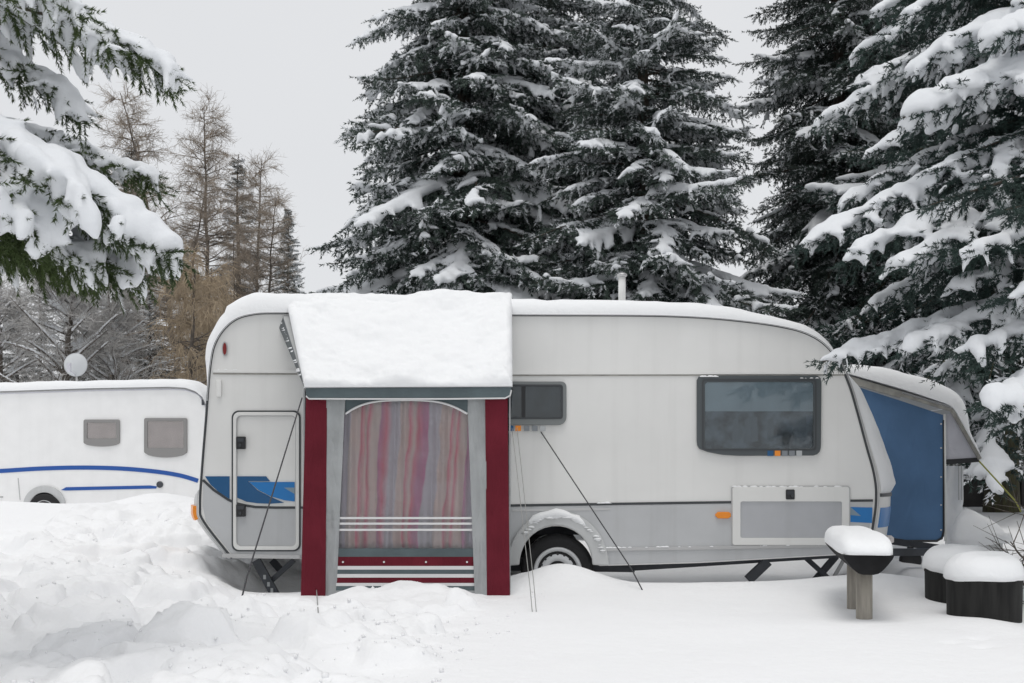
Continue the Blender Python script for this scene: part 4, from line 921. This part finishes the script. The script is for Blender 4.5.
rt = np.random.default_rng(11)
TEMPL = []
for k in range(7):
    L = 2.2; m = 12; t = np.linspace(0, 1, m); sg = rt.uniform(-.10, .10)
    ax_ = np.stack([L * t, sg * L * np.sin(t * 3), L * ((.02 * t - .40 * t ** 2 + .34 * t ** 3) if k % 2 else (.08 * t - .30 * t ** 2 + .04 * t ** 3))], 1)
    V, fl, sv, tb = bough(ax_, rt, side=.44, dens=120, nl=.060, nw=.018, step=.085, sub=.11, hang=.42, dust=.28, snow=.060, snow_t0=rt.uniform(.02, .3), snow_p=.8)
    cut = [tb[i] for i in range(len(tb))]
    S1 = remesh_snow(cut, .042, 3)
    keep = [q for q in tb if rt.random() < .4] or tb[:2]
    S2 = remesh_snow(keep, .042, 3)
    TEMPL.append((V, fl, sv, S1, S2))
def rotz(v, a): c, s = math.cos(a), math.sin(a); return np.stack([v[..., 0] * c - v[..., 1] * s, v[..., 0] * s + v[..., 1] * c, v[..., 2]], -1)
def roty(v, a): c, s = math.cos(a), math.sin(a); return np.stack([v[..., 0] * c + v[..., 2] * s, v[..., 1], -v[..., 0] * s + v[..., 2] * c], -1)
def rotx(v, a): c, s = math.cos(a), math.sin(a); return np.stack([v[..., 0], v[..., 1] * c - v[..., 2] * s, v[..., 1] * s + v[..., 2] * c], -1)
def conifer_meshes(key, H, r0, z0, rng, per=7, gap=.26, snowy=.5, needle='needle', bark='bark', trunk_r=.17, facing=None, power=.9, spike=.5):
    """crown, snow and trunk meshes for one kind of conifer, base at the origin"""
    NV, NF, SV, ST, DV = [], [], [], [], []; so = 0; BV, BF, bo = [], [], 0
    z = z0; w = 0
    while z < H - .15:
        f = 1 - (z - z0) / (H - z0); rad = r0 * f ** power * rng.uniform(.86, 1.12) + .10
        npw = max(4, int(per * (.55 + .45 * f)))
        for k in range(npw):
            az = 2 * math.pi * (k + rng.uniform(-.35, .35)) / npw + w * 2.4
            V, fl, (bv, bf), S1, S2 = TEMPL[rng.integers(len(TEMPL))]
            s = rad / 2.2 * rng.uniform(.78, 1.16); pitch = R(8 + 16 * f - 42 * (1 - f) ** 2 + rng.normal(0, 7)); roll = R(rng.normal(0, 18))
            sy = rng.choice((-1, 1)); sz = max(s, .30); lat = max(s, .38)
            dz = z + rng.uniform(-.12, .12)
            def tf(q): 
                q = q * np.array((s, lat * sy, sz)); return rotz(roty(rotx(q, roll), pitch), az) + np.array((0, 0, dz))
            NV.append(tf(V)); NF.append(fl); b = tf(bv); BV.append(b); BF.append(bf + bo); bo += len(b)
            fac = 1.0 if facing is None else .55 + .45 * math.cos(az - facing)
            q = rng.random()
            if q < snowy * fac * (.75 + .5 * f):
                sv, st_ = S1 if q < snowy * fac * .6 else S2
                x = tf(sv); SV.append(x); ST.append((st_ if sy > 0 else st_[:, ::-1]) + so); so += len(x)
        z += gap * (.55 + .6 * f); w += 1
    V = np.concatenate(NV).reshape(-1, 3); fl = np.concatenate(NF)
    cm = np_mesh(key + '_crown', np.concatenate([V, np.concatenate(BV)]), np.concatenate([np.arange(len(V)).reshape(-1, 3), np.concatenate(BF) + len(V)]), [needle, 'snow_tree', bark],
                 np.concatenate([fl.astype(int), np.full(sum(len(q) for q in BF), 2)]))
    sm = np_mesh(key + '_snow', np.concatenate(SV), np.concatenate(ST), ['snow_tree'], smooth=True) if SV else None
    mb = MB(); zz = np.linspace(-.3, H, 16); mb.tube([(.03 * math.sin(q), .03 * math.cos(1.3 * q), q) for q in zz], [trunk_r * (1.25 if q < 0 else 1) * (1 - q / (H * 1.02)) + .012 for q in zz], 12)
    tm = np_mesh(key + '_trunk', np.array(mb.v), np.concatenate([np.array([f for f in mb.f if len(f) == 4])]), [bark], smooth=True)
    return dict(crown=cm, snow=sm, trunk=tm)
def plant(meshes, name, label, loc, rot=0, sc_=1.0, group=None, sz=None, cat='tree'):
    t = thing(name, label, cat, loc, group)
    for part, nm in (('trunk', 'trunk'), ('crown', 'crown'), ('snow', 'snow_cover')):
        if meshes.get(part):
            o = bpy.data.objects.new(nm, meshes[part]); C.objects.link(o); o.parent = t
    t.rotation_euler.z = rot; t.scale = (sc_, sc_, sz or sc_)
    return t
GW = 'tall spruces behind the caravan'
rt = np.random.default_rng(21)
K1 = conifer_meshes('spruce', 17.0, 3.45, .8, rt, 9, .235, .92, 'needle', 'bark', power=1.3)
rt = np.random.default_rng(22)
K2 = conifer_meshes('spruce_b', 12.0, 2.85, .8, rt, 9, .235, .92, 'needle', 'bark')
rt = np.random.default_rng(23)
K3 = conifer_meshes('spruce_c', 19, 2.5, 2.6, rt, 9, .25, .50, 'needle', 'bark', facing=R(-80))
rt = np.random.default_rng(24)
K4 = conifer_meshes('spruce_far', 11, 2.7, .5, rt, 6, .33, .5, 'needle_far', 'bark')
def at(px, Y): return (px - CX) * (Y + D) / F
def stand(m, label, px, Y, rot, s=1.0, group=GW, name='spruce_tree', sz=None, dz=-.1):
    x = at(px, Y); return plant(m, name, label, (x, Y, gz(x, Y) + dz), rot, s, group, sz)
stand(K1, 'broad snow laden spruce, leftmost of the big ones behind the porch roof', 462, 8.6, .4)
stand(K1, 'tall dark spruce in the middle, behind and between the two big spruces above the caravan', 548, 10.2, 2.6, 1.0)
stand(K2, 'big spruce with dense snowy boughs behind the roof flue', 645, 7.2, 3.4, 1.0)
stand(K3, 'slim dark spruce with bare lower trunk seen right of the caravan roof', 838, 9.6, 0.0, .92)
stand(K3, 'dark spruce behind the big right hand boughs, its lower crown hidden', 915, 12.0, 2.0, 1.1)
def F_tree():
    rt = np.random.default_rng(25)
    return conifer_meshes('spruce_f', 15, 3.2, 2.4, rt, 7, .27, .55, 'needle_blue', 'bark_moss', trunk_r=.23)
stand(F_tree(), 'spruce with thick mossy trunk behind the blue tent', 1003, 7.0, .7, 1.0)

# -- the near spruce on the right, big boughs set one by one
def tree_from_boughs(name, label, base, H, trunk_r, specs, needle, rng, fill=None, nl=.03, nw=.0055, dens=230, voxel=.028, dust=.08, bark='bark'):
    t = thing(name, label, 'tree', base, None)
    NV, NF, BV, BF, bo, tubes = [], [], [], [], 0, []
    for axis, kw in specs:
        axis = catmull([tuple(a) for a in axis], 5)
        k = dict(side=.40, dens=dens, nl=nl, nw=nw, step=.06, sub=.085, hang=.4, dust=dust); k.update(kw)
        V, fl, (bv, bf), tb = bough(axis, rng, **k)
        NV.append(V.reshape(-1, 3)); NF.append(fl); BV.append(bv); BF.append(bf + bo); bo += len(bv); tubes += tb
    sv, stx = remesh_snow(tubes, voxel, 5, disp=.035)
    SV, ST = [sv], [stx]; so = len(sv)
    if fill:
        for (z, az, s, pitch, snowy) in fill:
            V, fl, (bv, bf), S1, S2 = TEMPL[rng.integers(len(TEMPL))]
            sy = rng.choice((-1, 1))
            tf = lambda q: rotz(roty(q * np.array((s, s * sy, s)), pitch), az) + np.array((base[0], base[1], z))
            NV.append(tf(V).reshape(-1, 3)); NF.append(fl); b = tf(bv); BV.append(b); BF.append(bf + bo); bo += len(b)
            if snowy:
                x = tf(S1[0]); SV.append(x); ST.append((S1[1] if sy > 0 else S1[1][:, ::-1]) + so); so += len(x)
    V = np.concatenate(NV); fl = np.concatenate(NF)
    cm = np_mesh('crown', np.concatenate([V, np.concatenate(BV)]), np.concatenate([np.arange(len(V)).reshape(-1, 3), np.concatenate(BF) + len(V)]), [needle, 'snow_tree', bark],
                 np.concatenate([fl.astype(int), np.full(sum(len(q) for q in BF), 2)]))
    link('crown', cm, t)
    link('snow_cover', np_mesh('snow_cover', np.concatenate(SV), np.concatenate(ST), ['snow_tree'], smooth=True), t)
    mb = MB(); zz = np.linspace(base[2] - .3, H, 14); mb.tube([(base[0], base[1], q) for q in zz], [trunk_r * (1 - (q - base[2]) / (H * 1.05)) + .01 for q in zz], 14); build('trunk', mb, bark, t, True)
    return t
TX, TY = 6.0, -.9
def eb(tip, Y, drop=.55, sag=.2, **kw):
    """bough of the right spruce: from the trunk to the tip given as a sight line and a depth"""
    p = Wn(tip[0], tip[1], Y * .8 - 1.3); s = np.array((TX, TY, p[2] + drop))
    d = p - s; pts = [s + d * f + np.array((0, 0, sag * math.sin(math.pi * f ** .8))) for f in (0, .2, .4, .6, .8, 1.0)]
    return pts, kw
rt = np.random.default_rng(31)
SP = [eb((903, 118), -.5, .85, .22, snow=.085, snow_t0=.15, snow_p=1, side=.40), eb((908, 72), .4, .9, .2, snow=.075, snow_t0=.15, snow_p=.95, side=.40), eb((985, 40), -.9, .7, .2, snow=.075, snow_t0=.15, snow_p=.95, side=.36),
      eb((803, 246), -.1, 1.25, .3, snow=.05, snow_t0=.45, snow_p=.85, side=.40), eb((845, 262), -.6, 1.1, .3, snow=.055, snow_t0=.5, snow_p=.85, side=.40), eb((893, 268), -1.0, 1.0, .25, snow=.05, snow_t0=.7, snow_p=.7),
      eb((822, 362), -.35, .62, .22, snow=.055, snow_t0=.35, snow_p=.75, side=.30), eb((905, 352), -.9, .8, .22, snow=.06, snow_t0=.3, snow_p=.75, side=.3), eb((968, 352), -1.4, .6, .2, snow=.05, snow_t0=.6, snow_p=.5),
      eb((985, 408), -1.9, .75, .18, snow=.065, snow_t0=.3, snow_p=.9, side=.32), eb((1012, 425), -1.5, .7, .2, snow=.05, snow_t0=.5, snow_p=.6),
      eb((862, 160), .9, .7, .35, snow=.05, snow_t0=.75, snow_p=.6), eb((815, 128), 1.8, 1.0, .3, snow=.05, snow_t0=.65, snow_p=.7), eb((840, 205), 1.2, .8, .3, snow=.05, snow_t0=.6, snow_p=.6),
      eb((930, 205), -1.1, .5, .25, snow=.04, snow_t0=.6, snow_p=.0), eb((975, 250), -1.5, .4, .2, snow=.05, snow_t0=.7, snow_p=.5), eb((950, 290), -.6, .5, .25, snow=.05, snow_t0=.7, snow_p=.5), eb((870, 305), .6, .8, .3, snow=.05, snow_t0=.7, snow_p=.5),
      eb((955, 160), -.2, .5, .25, snow=.05, snow_t0=.4, snow_p=.0), eb((900, 20), .6, 1.0, .2, snow=.05, snow_t0=.6, snow_p=.5), eb((850, 60), 1.6, 1.0, .2, snow=.05, snow_t0=.75, snow_p=.5), eb((870, 20), 1.5, 1.0, .2, snow=.05, snow_t0=.7, snow_p=.5),
      eb((1010, 300), -1.7, .5, .2, snow=.05, snow_t0=.7, snow_p=.5), eb((1005, 210), -1.9, .4, .2, snow=.05, snow_t0=.4, snow_p=.0), eb((990, 330), .2, .8, .2, snow=.05, snow_t0=.6, snow_p=.4), eb((935, 375), 1.2, .9, .2, snow=.06, snow_t0=.5, snow_p=.4),
      eb((955, 250), .8, .9, .2, snow=.05, snow_p=0), eb((985, 150), .9, .9, .2, snow=.05, snow_p=0), eb((905, 215), 1.6, .9, .2, snow=.05, snow_p=0), eb((915, 310), 1.7, .9, .2, snow=.05, snow_p=0), eb((960, 100), 1.2, .9, .2, snow=.05, snow_t0=.6, snow_p=.4)]
fill = []
for k in range(190):
    z = rt.uniform(1.6, 11.5); az = R(rt.uniform(-75, 250)); f = 1 - z / 13
    dg_ = math.degrees(az) % 360
    if 95 < dg_ < 265 and z < 7.5: continue
    if dg_ > 180 and z < 3.2: continue
    fill.append((z, az, rt.uniform(.8, 1.2) * (1.6 * f + .12), R(8 + 14 * f + rt.normal(0, 6)), rt.random() < .12))
tree_from_boughs('spruce_tree', 'large blue green spruce reaching in from the right, heavy snow slabs on its boughs', (TX, TY, gz(TX, TY) - .1), 13, .26, SP, 'needle_blue', rt, fill, nl=.038, nw=.0090, dens=240, dust=.03)

# -- the close spruce at the left edge
rt = np.random.default_rng(41)
TX2, TY2 = -4.5, -4.6
def lb(px, Y, **kw): 
    pts = [(TX2, TY2, Wn(*px[0], Y)[2])] + [Wn(a, b, Y) for a, b in px[1:]]; return pts, kw
big = dict(nl=.026, nw=.0050, dens=520, step=.05, sub=.06)
SP2 = [lb([(-500, -170), (-200, -70), (-60, -18), (50, 14), (120, 44), (172, 76)], -5.0, snow=.042, snow_t0=.3, snow_p=.85, side=.17, hang=.55, **big),
       lb([(-500, -100), (-200, -20), (-60, 32), (30, 74), (80, 112)], -4.7, snow=.042, snow_t0=.3, snow_p=.85, side=.17, hang=.6, **big),
       lb([(-500, -60), (-200, 70), (-40, 118), (50, 142), (110, 162), (156, 182)], -4.4, snow=.034, snow_t0=.4, snow_p=.75, side=.14, hang=.5, **big),
       lb([(-500, -40), (-220, 60), (-60, 120), (40, 165), (110, 212), (176, 258)], -5.2, snow=.062, snow_t0=.25, snow_p=.72, side=.21, hang=.7, **big),
       lb([(-500, 20), (-220, 90), (-60, 150), (10, 195), (55, 245)], -5.3, snow=.062, snow_t0=.25, snow_p=.72, side=.2, hang=.7, **big),
       lb([(-500, -20), (-220, 100), (-60, 190), (30, 235), (100, 262)], -5.1, snow=.045, snow_t0=.3, snow_p=.5, side=.2, hang=.95, **big),
       lb([(-500, 10), (-220, 120), (-60, 215), (60, 255), (140, 268)], -4.9, snow=.05, snow_t0=.3, snow_p=.2, side=.18, hang=.95, **big),
       lb([(-500, -250), (-200, -120), (-60, -60), (20, -30), (60, -8)], -4.8, snow=.08, snow_t0=.3, snow_p=.8, side=.2, hang=.5, **big)]
fill = []
for k in range(90):
    z = rt.uniform(1.0, 9.5); az = R(rt.uniform(120, 250)); f = 1 - z / 11
    fill.append((z, az, rt.uniform(.8, 1.2) * (1.15 * f + .1), R(10 + 14 * f), rt.random() < .5))
for k in range(12):
    z = rt.uniform(5.0, 9.5); fill.append((z, R(rt.uniform(-60, 90)), (1 - z / 11) * rt.uniform(.8, 1.2), R(8), True))
tree_from_boughs('spruce_tree', 'close green spruce at the left edge, thick snow on its drooping boughs', (TX2, TY2, gz(TX2, TY2) - .1), 11, .2, SP2, 'needle_green', rt, fill, voxel=.016, dust=.04)

# ------------------------------------------------------------------ bare trees
def bare(key, H, rng, lean=(0, 0), limbs=80, reach=2.0, z0=.2, twigs=9, sub=5, droop=.3, up=.35, bark='bark_bare', twig='twig_brown', trunk_r=.13, tw=.010, weep=0.0, snow=0.0, fork=False):
    V, T, I = [], [], []; o = 0; tubes = []
    def seg(P, r0, r1, mi):
        nonlocal o
        P = np.asarray(P); n = 3 if r0 < .03 else 7
        mb = MB(); mb.tube([tuple(p) for p in P], list(np.linspace(r0, r1, len(P))), n, False)
        v = np.array(mb.v); f = np.array(mb.f); V.append(v); T.append(np.concatenate([f[:, [0, 1, 2]], f[:, [0, 2, 3]]]) + o); I.append(np.full(2 * len(f), mi)); o += len(v)
    tz = np.linspace(-.3, H, 18); wob = rng.normal(0, .04, (18, 2)).cumsum(0) * H / 14
    TP = np.stack([lean[0] * np.clip(tz / H, 0, 1) ** 1.5 * H + wob[:, 0], lean[1] * tz + wob[:, 1], tz], 1)
    seg(TP, trunk_r, .012, 0)
    for k in range(limbs):
        f = z0 + (1 - z0) * rng.random() ** .9 * .98; q = f * 17; i = min(int(q), 16); p = TP[i] + (TP[i + 1] - TP[i]) * (q - i)
        az = rng.uniform(0, 6.283); l = reach * (1.08 - f) ** .8 * rng.uniform(.5, 1.15) + .15
        d = np.array((math.cos(az), math.sin(az), up + rng.normal(0, .15))); d /= np.linalg.norm(d)
        n = 7; P = [p]; 
        for j in range(n - 1):
            d = d + np.array((rng.normal(0, .10), rng.normal(0, .10), rng.normal(0, .08) - droop * .12)); d /= np.linalg.norm(d); P.append(P[-1] + d * l / (n - 1))
        P = np.array(P); lr = trunk_r * .28 * (1.1 - f) + .010; seg(P, lr, .005, 0 if lr > .02 else 1)
        if snow and rng.random() < snow: tubes.append((list(P[1:] + np.array((0, 0, lr * .8 + .015))), list(np.linspace(.05, .025, n - 1))))
        for j in range(twigs):
            t = rng.uniform(.2, 1); q2 = t * (n - 1); i2 = min(int(q2), n - 2); c = P[i2] + (P[i2 + 1] - P[i2]) * (q2 - i2)
            dd = d * .7 + rng.normal(0, .6, 3) + np.array((0, 0, -weep * 1.6)); dd /= np.linalg.norm(dd); l2 = rng.uniform(.2, .55) * (.5 + reach / 4)
            e1 = c + dd * l2 * .5; d2 = dd + np.array((0, 0, -weep - droop * .3)) + rng.normal(0, .2, 3); d2 /= np.linalg.norm(d2); e2 = e1 + d2 * l2 * .6
            seg([c, e1, e2], tw * .8, tw * .4, 1)
            for s in range(sub):
                t2 = rng.random(); c2 = e1 + (e2 - e1) * t2 if rng.random() < .6 else c + (e1 - c) * t2
                d3 = dd * .5 + rng.normal(0, .55, 3) + np.array((0, 0, -weep * 2.0)); d3 /= np.linalg.norm(d3)
                seg([c2, c2 + d3 * rng.uniform(.12, .32) * (1 + weep)], tw * .5, tw * .25, 1)
    m = np_mesh(key + '_crown', np.concatenate(V), np.concatenate(T), [bark, twig], np.concatenate(I))
    d = dict(crown=m)
    if tubes:
        sv, st_ = remesh_snow(tubes, .045, 2); d['snow'] = np_mesh(key + '_snow', sv, st_, ['snow_tree'], smooth=True)
    mb = MB(); mb.tube([tuple(p) for p in TP], list(np.linspace(trunk_r, .012, 18) * 1.02 + .002), 9); d['trunk'] = np_mesh(key + '_trunk', np.array(mb.v), np.array([f for f in mb.f if len(f) == 4]), [bark], smooth=True)
    return d
GB = 'bare trees behind the white caravan'
rb = np.random.default_rng(51)
L1 = bare('larch_a', 13.8, rb, (-.17, .02), 110, 3.0, .30, 12, 6, .25, .35, tw=.009, trunk_r=.15)
stand(L1, 'bare larch with its thin top leaning to the left', 190, 27, 0, .98, GB, 'bare_larch')
L2 = bare('larch_b', 14.0, rb, (-.01, 0), 140, 3.2, .15, 12, 6, .25, .3, tw=.009, trunk_r=.14)
stand(L2, 'straight bare larch with fine brown twigs, tallest upright one', 210, 28, 1, .94, GB, 'bare_larch')
L3 = bare('birch', 5.6, rb, (.02, 0), 85, 1.9, .30, 9, 4, .7, .5, 'bark_bare', 'twig_gold', .08, .007, .5)
stand(L3, 'golden brown weeping tree with hanging twigs beside the caravan corner', 188, 14, 0, 1.0, GB, 'weeping_tree')
L4 = bare('ash', 5.2, rb, (.06, 0), 70, 2.8, .18, 14, 6, .05, .6, 'bark_bare', 'twig_grey', .15, .010, 0, .9)
stand(L4, 'grey bare tree with forked snowy limbs behind the satellite dish', 60, 14, .5, 1.0, GB, 'bare_tree')
stand(L4, 'grey bare tree with snowy twigs at the left edge above the white caravan roof', 5, 17, 2.4, 1.0, GB, 'bare_tree')
stand(L4, 'grey bare tree with snowy limbs between the dish and the weeping tree', 118, 16, 4.1, .95, GB, 'bare_tree')
stand(L2, 'bare larch filling the gap left of the small snowy conifer', 252, 30, 3, .86, GB, 'bare_larch')
stand(L1, 'low brown larch behind the weeping tree', 165, 24, 4.4, .74, GB, 'bare_larch')
stand(L1, 'brownish larch close behind the far end of the golden weeping tree', 262, 22, 2.2, .60, GB, 'bare_larch')
stand(L2, 'low dense larch left of the weeping tree', 140, 23, 5.2, .66, GB, 'bare_larch')
stand(L2, 'low larch right above the rear corner of the main caravan', 236, 20, 1.2, .50, GB, 'bare_larch')
stand(L3, 'second golden weeping tree, half behind the first one', 214, 18, 2.6, 1.05, GB, 'weeping_tree')
GC = 'distant conifers on the left'
stand(K4, 'distant dark conifer showing just above the snowy bough on the left', 132, 31, 0, 1.18, GC)
stand(K4, 'distant slim conifer with pointed top, right of the tall larch', 238, 32, 2, 1.1, GC, sz=1.16)
stand(K2, 'small distant conifer standing apart, right of the brown larches', 288, 26, 3, .62, GC, sz=.77)
stand(K4, 'low snowy conifer behind the satellite dish', 92, 20, 4, .46, GC)
stand(K4, 'low snowy conifer at the far left behind the white caravan', 18, 21, 5, .5, GC)
stand(K4, 'low dark conifer behind the weeping tree', 150, 19, .6, .5, GC)
stand(K4, 'low dark conifer right beside the snowy caravan corner', 222, 20, 1.6, .56, GC)
stand(K4, 'small conifer at the foot of the big left spruce', 325, 21, 2.2, .5, GC)
rt = np.random.default_rng(61)
for k, (px, Y, s) in enumerate(((-10, 44, 1.0), (40, 42, .9), (75, 46, .95), (110, 43, .8), (205, 44, .8), (262, 46, .8), (320, 48, .75), (700, 46, .7), (760, 50, .75), (830, 48, .75), (960, 46, .8), (1010, 44, .9), (1050, 48, 1.0))):
    stand(K4, 'conifer in the far row behind everything else', px, Y, k * 1.3, s, 'far row of conifers')
# fence and small bare bush on the right
fx0, fx1 = at(950, 9.5), at(1060, 9.5)
fn = thing('board_fence', 'low dark board fence topped with snow behind the mossy trunk', 'fence', ((fx0 + fx1) / 2, 9.5, .4))
mb = MB(); mb.box((fx0, 9.5, .25), (fx1, 9.54, .85)); build('boards', mb, 'fence', fn)
for x in np.linspace(fx0 + .05, fx1 - .05, 4): mb = MB(); mb.box((x - .04, 9.44, .2), (x + .04, 9.497, .92)); build('post', mb, 'fence', fn)
build('snow_cap', snow_sheet((fx0, 9.45, .855), (fx1, 9.45, .855), (fx1, 9.6, .855), (fx0, 9.6, .855), .10, 5, 40, 12, .06, .02), 'snow', fn, True)
rb = np.random.default_rng(71)
Bm = bare('bush', .62, rb, (.02, 0), 14, .30, .05, 4, 2, 0, .9, 'bark_bare', 'bark_bare', .012, .006)
bx, by = 3.78, -2.05
plant(Bm, 'bare_bush', 'small bare twiggy bush beside the nearer black tub', (bx, by, gz(bx, by)), 0, 1.0, None, None, 'bush')

# ------------------------------------------------------------------ sky, sun, camera
w = bpy.data.worlds.new('World'); sc.world = w; w.use_nodes = True
N, L = w.node_tree.nodes, w.node_tree.links
bg = N['Background']; bg.inputs['Strength'].default_value = .1
sky = N.new('ShaderNodeTexSky'); sky.sky_type = 'NISHITA'; sky.sun_disc = False
SE, SA = R(75), R(190)
sky.sun_elevation = SE; sky.sun_rotation = SA
tc = N.new('ShaderNodeTexCoord'); nz = N.new('ShaderNodeTexNoise'); nz.inputs['Scale'].default_value = 1.6; nz.inputs['Detail'].default_value = 4
L.new(tc.outputs['Generated'], nz.inputs['Vector'])
cr = N.new('ShaderNodeValToRGB'); L.new(nz.outputs['Fac'], cr.inputs[0])
cr.color_ramp.elements[0].position = .3; cr.color_ramp.elements[1].position = .75
cr.color_ramp.elements[0].color = (6.35, 6.42, 6.55, 1); cr.color_ramp.elements[1].color = (6.8, 6.86, 6.96, 1)
mx = N.new('ShaderNodeMix'); mx.data_type = 'RGBA'; mx.inputs[0].default_value = .94      # closed cloud over the sky
L.new(sky.outputs[0], mx.inputs[6]); L.new(cr.outputs[0], mx.inputs[7]); L.new(mx.outputs[2], bg.inputs['Color'])
sun = bpy.data.lights.new('sun', 'SUN'); sun.energy = .95; sun.angle = R(30); sun.color = (1, .97, .93)
so = bpy.data.objects.new('sun', sun); C.objects.link(so)
dirv = Vector((math.sin(SA) * math.cos(SE), math.cos(SA) * math.cos(SE), math.sin(SE)))
so.rotation_euler = (-dirv).to_track_quat('-Z', 'Y').to_euler(); so.location = dirv * 60
cam = bpy.data.cameras.new('camera'); co = bpy.data.objects.new('camera', cam); C.objects.link(co)
co.location = (0, -D, CH); co.rotation_euler = (R(90), 0, 0)
cam.sensor_width = 36; cam.lens = 36 * F / 1024; cam.shift_y = (YH - 341.5) / 1024; cam.clip_end = 4000; cam.clip_start = .1
sc.camera = co
sc.view_settings.view_transform = 'Standard'; sc.view_settings.look = 'None'; sc.view_settings.exposure = .25; sc.view_settings.gamma = 1
sc.cycles.max_bounces = 8; sc.cycles.transparent_max_bounces = 12
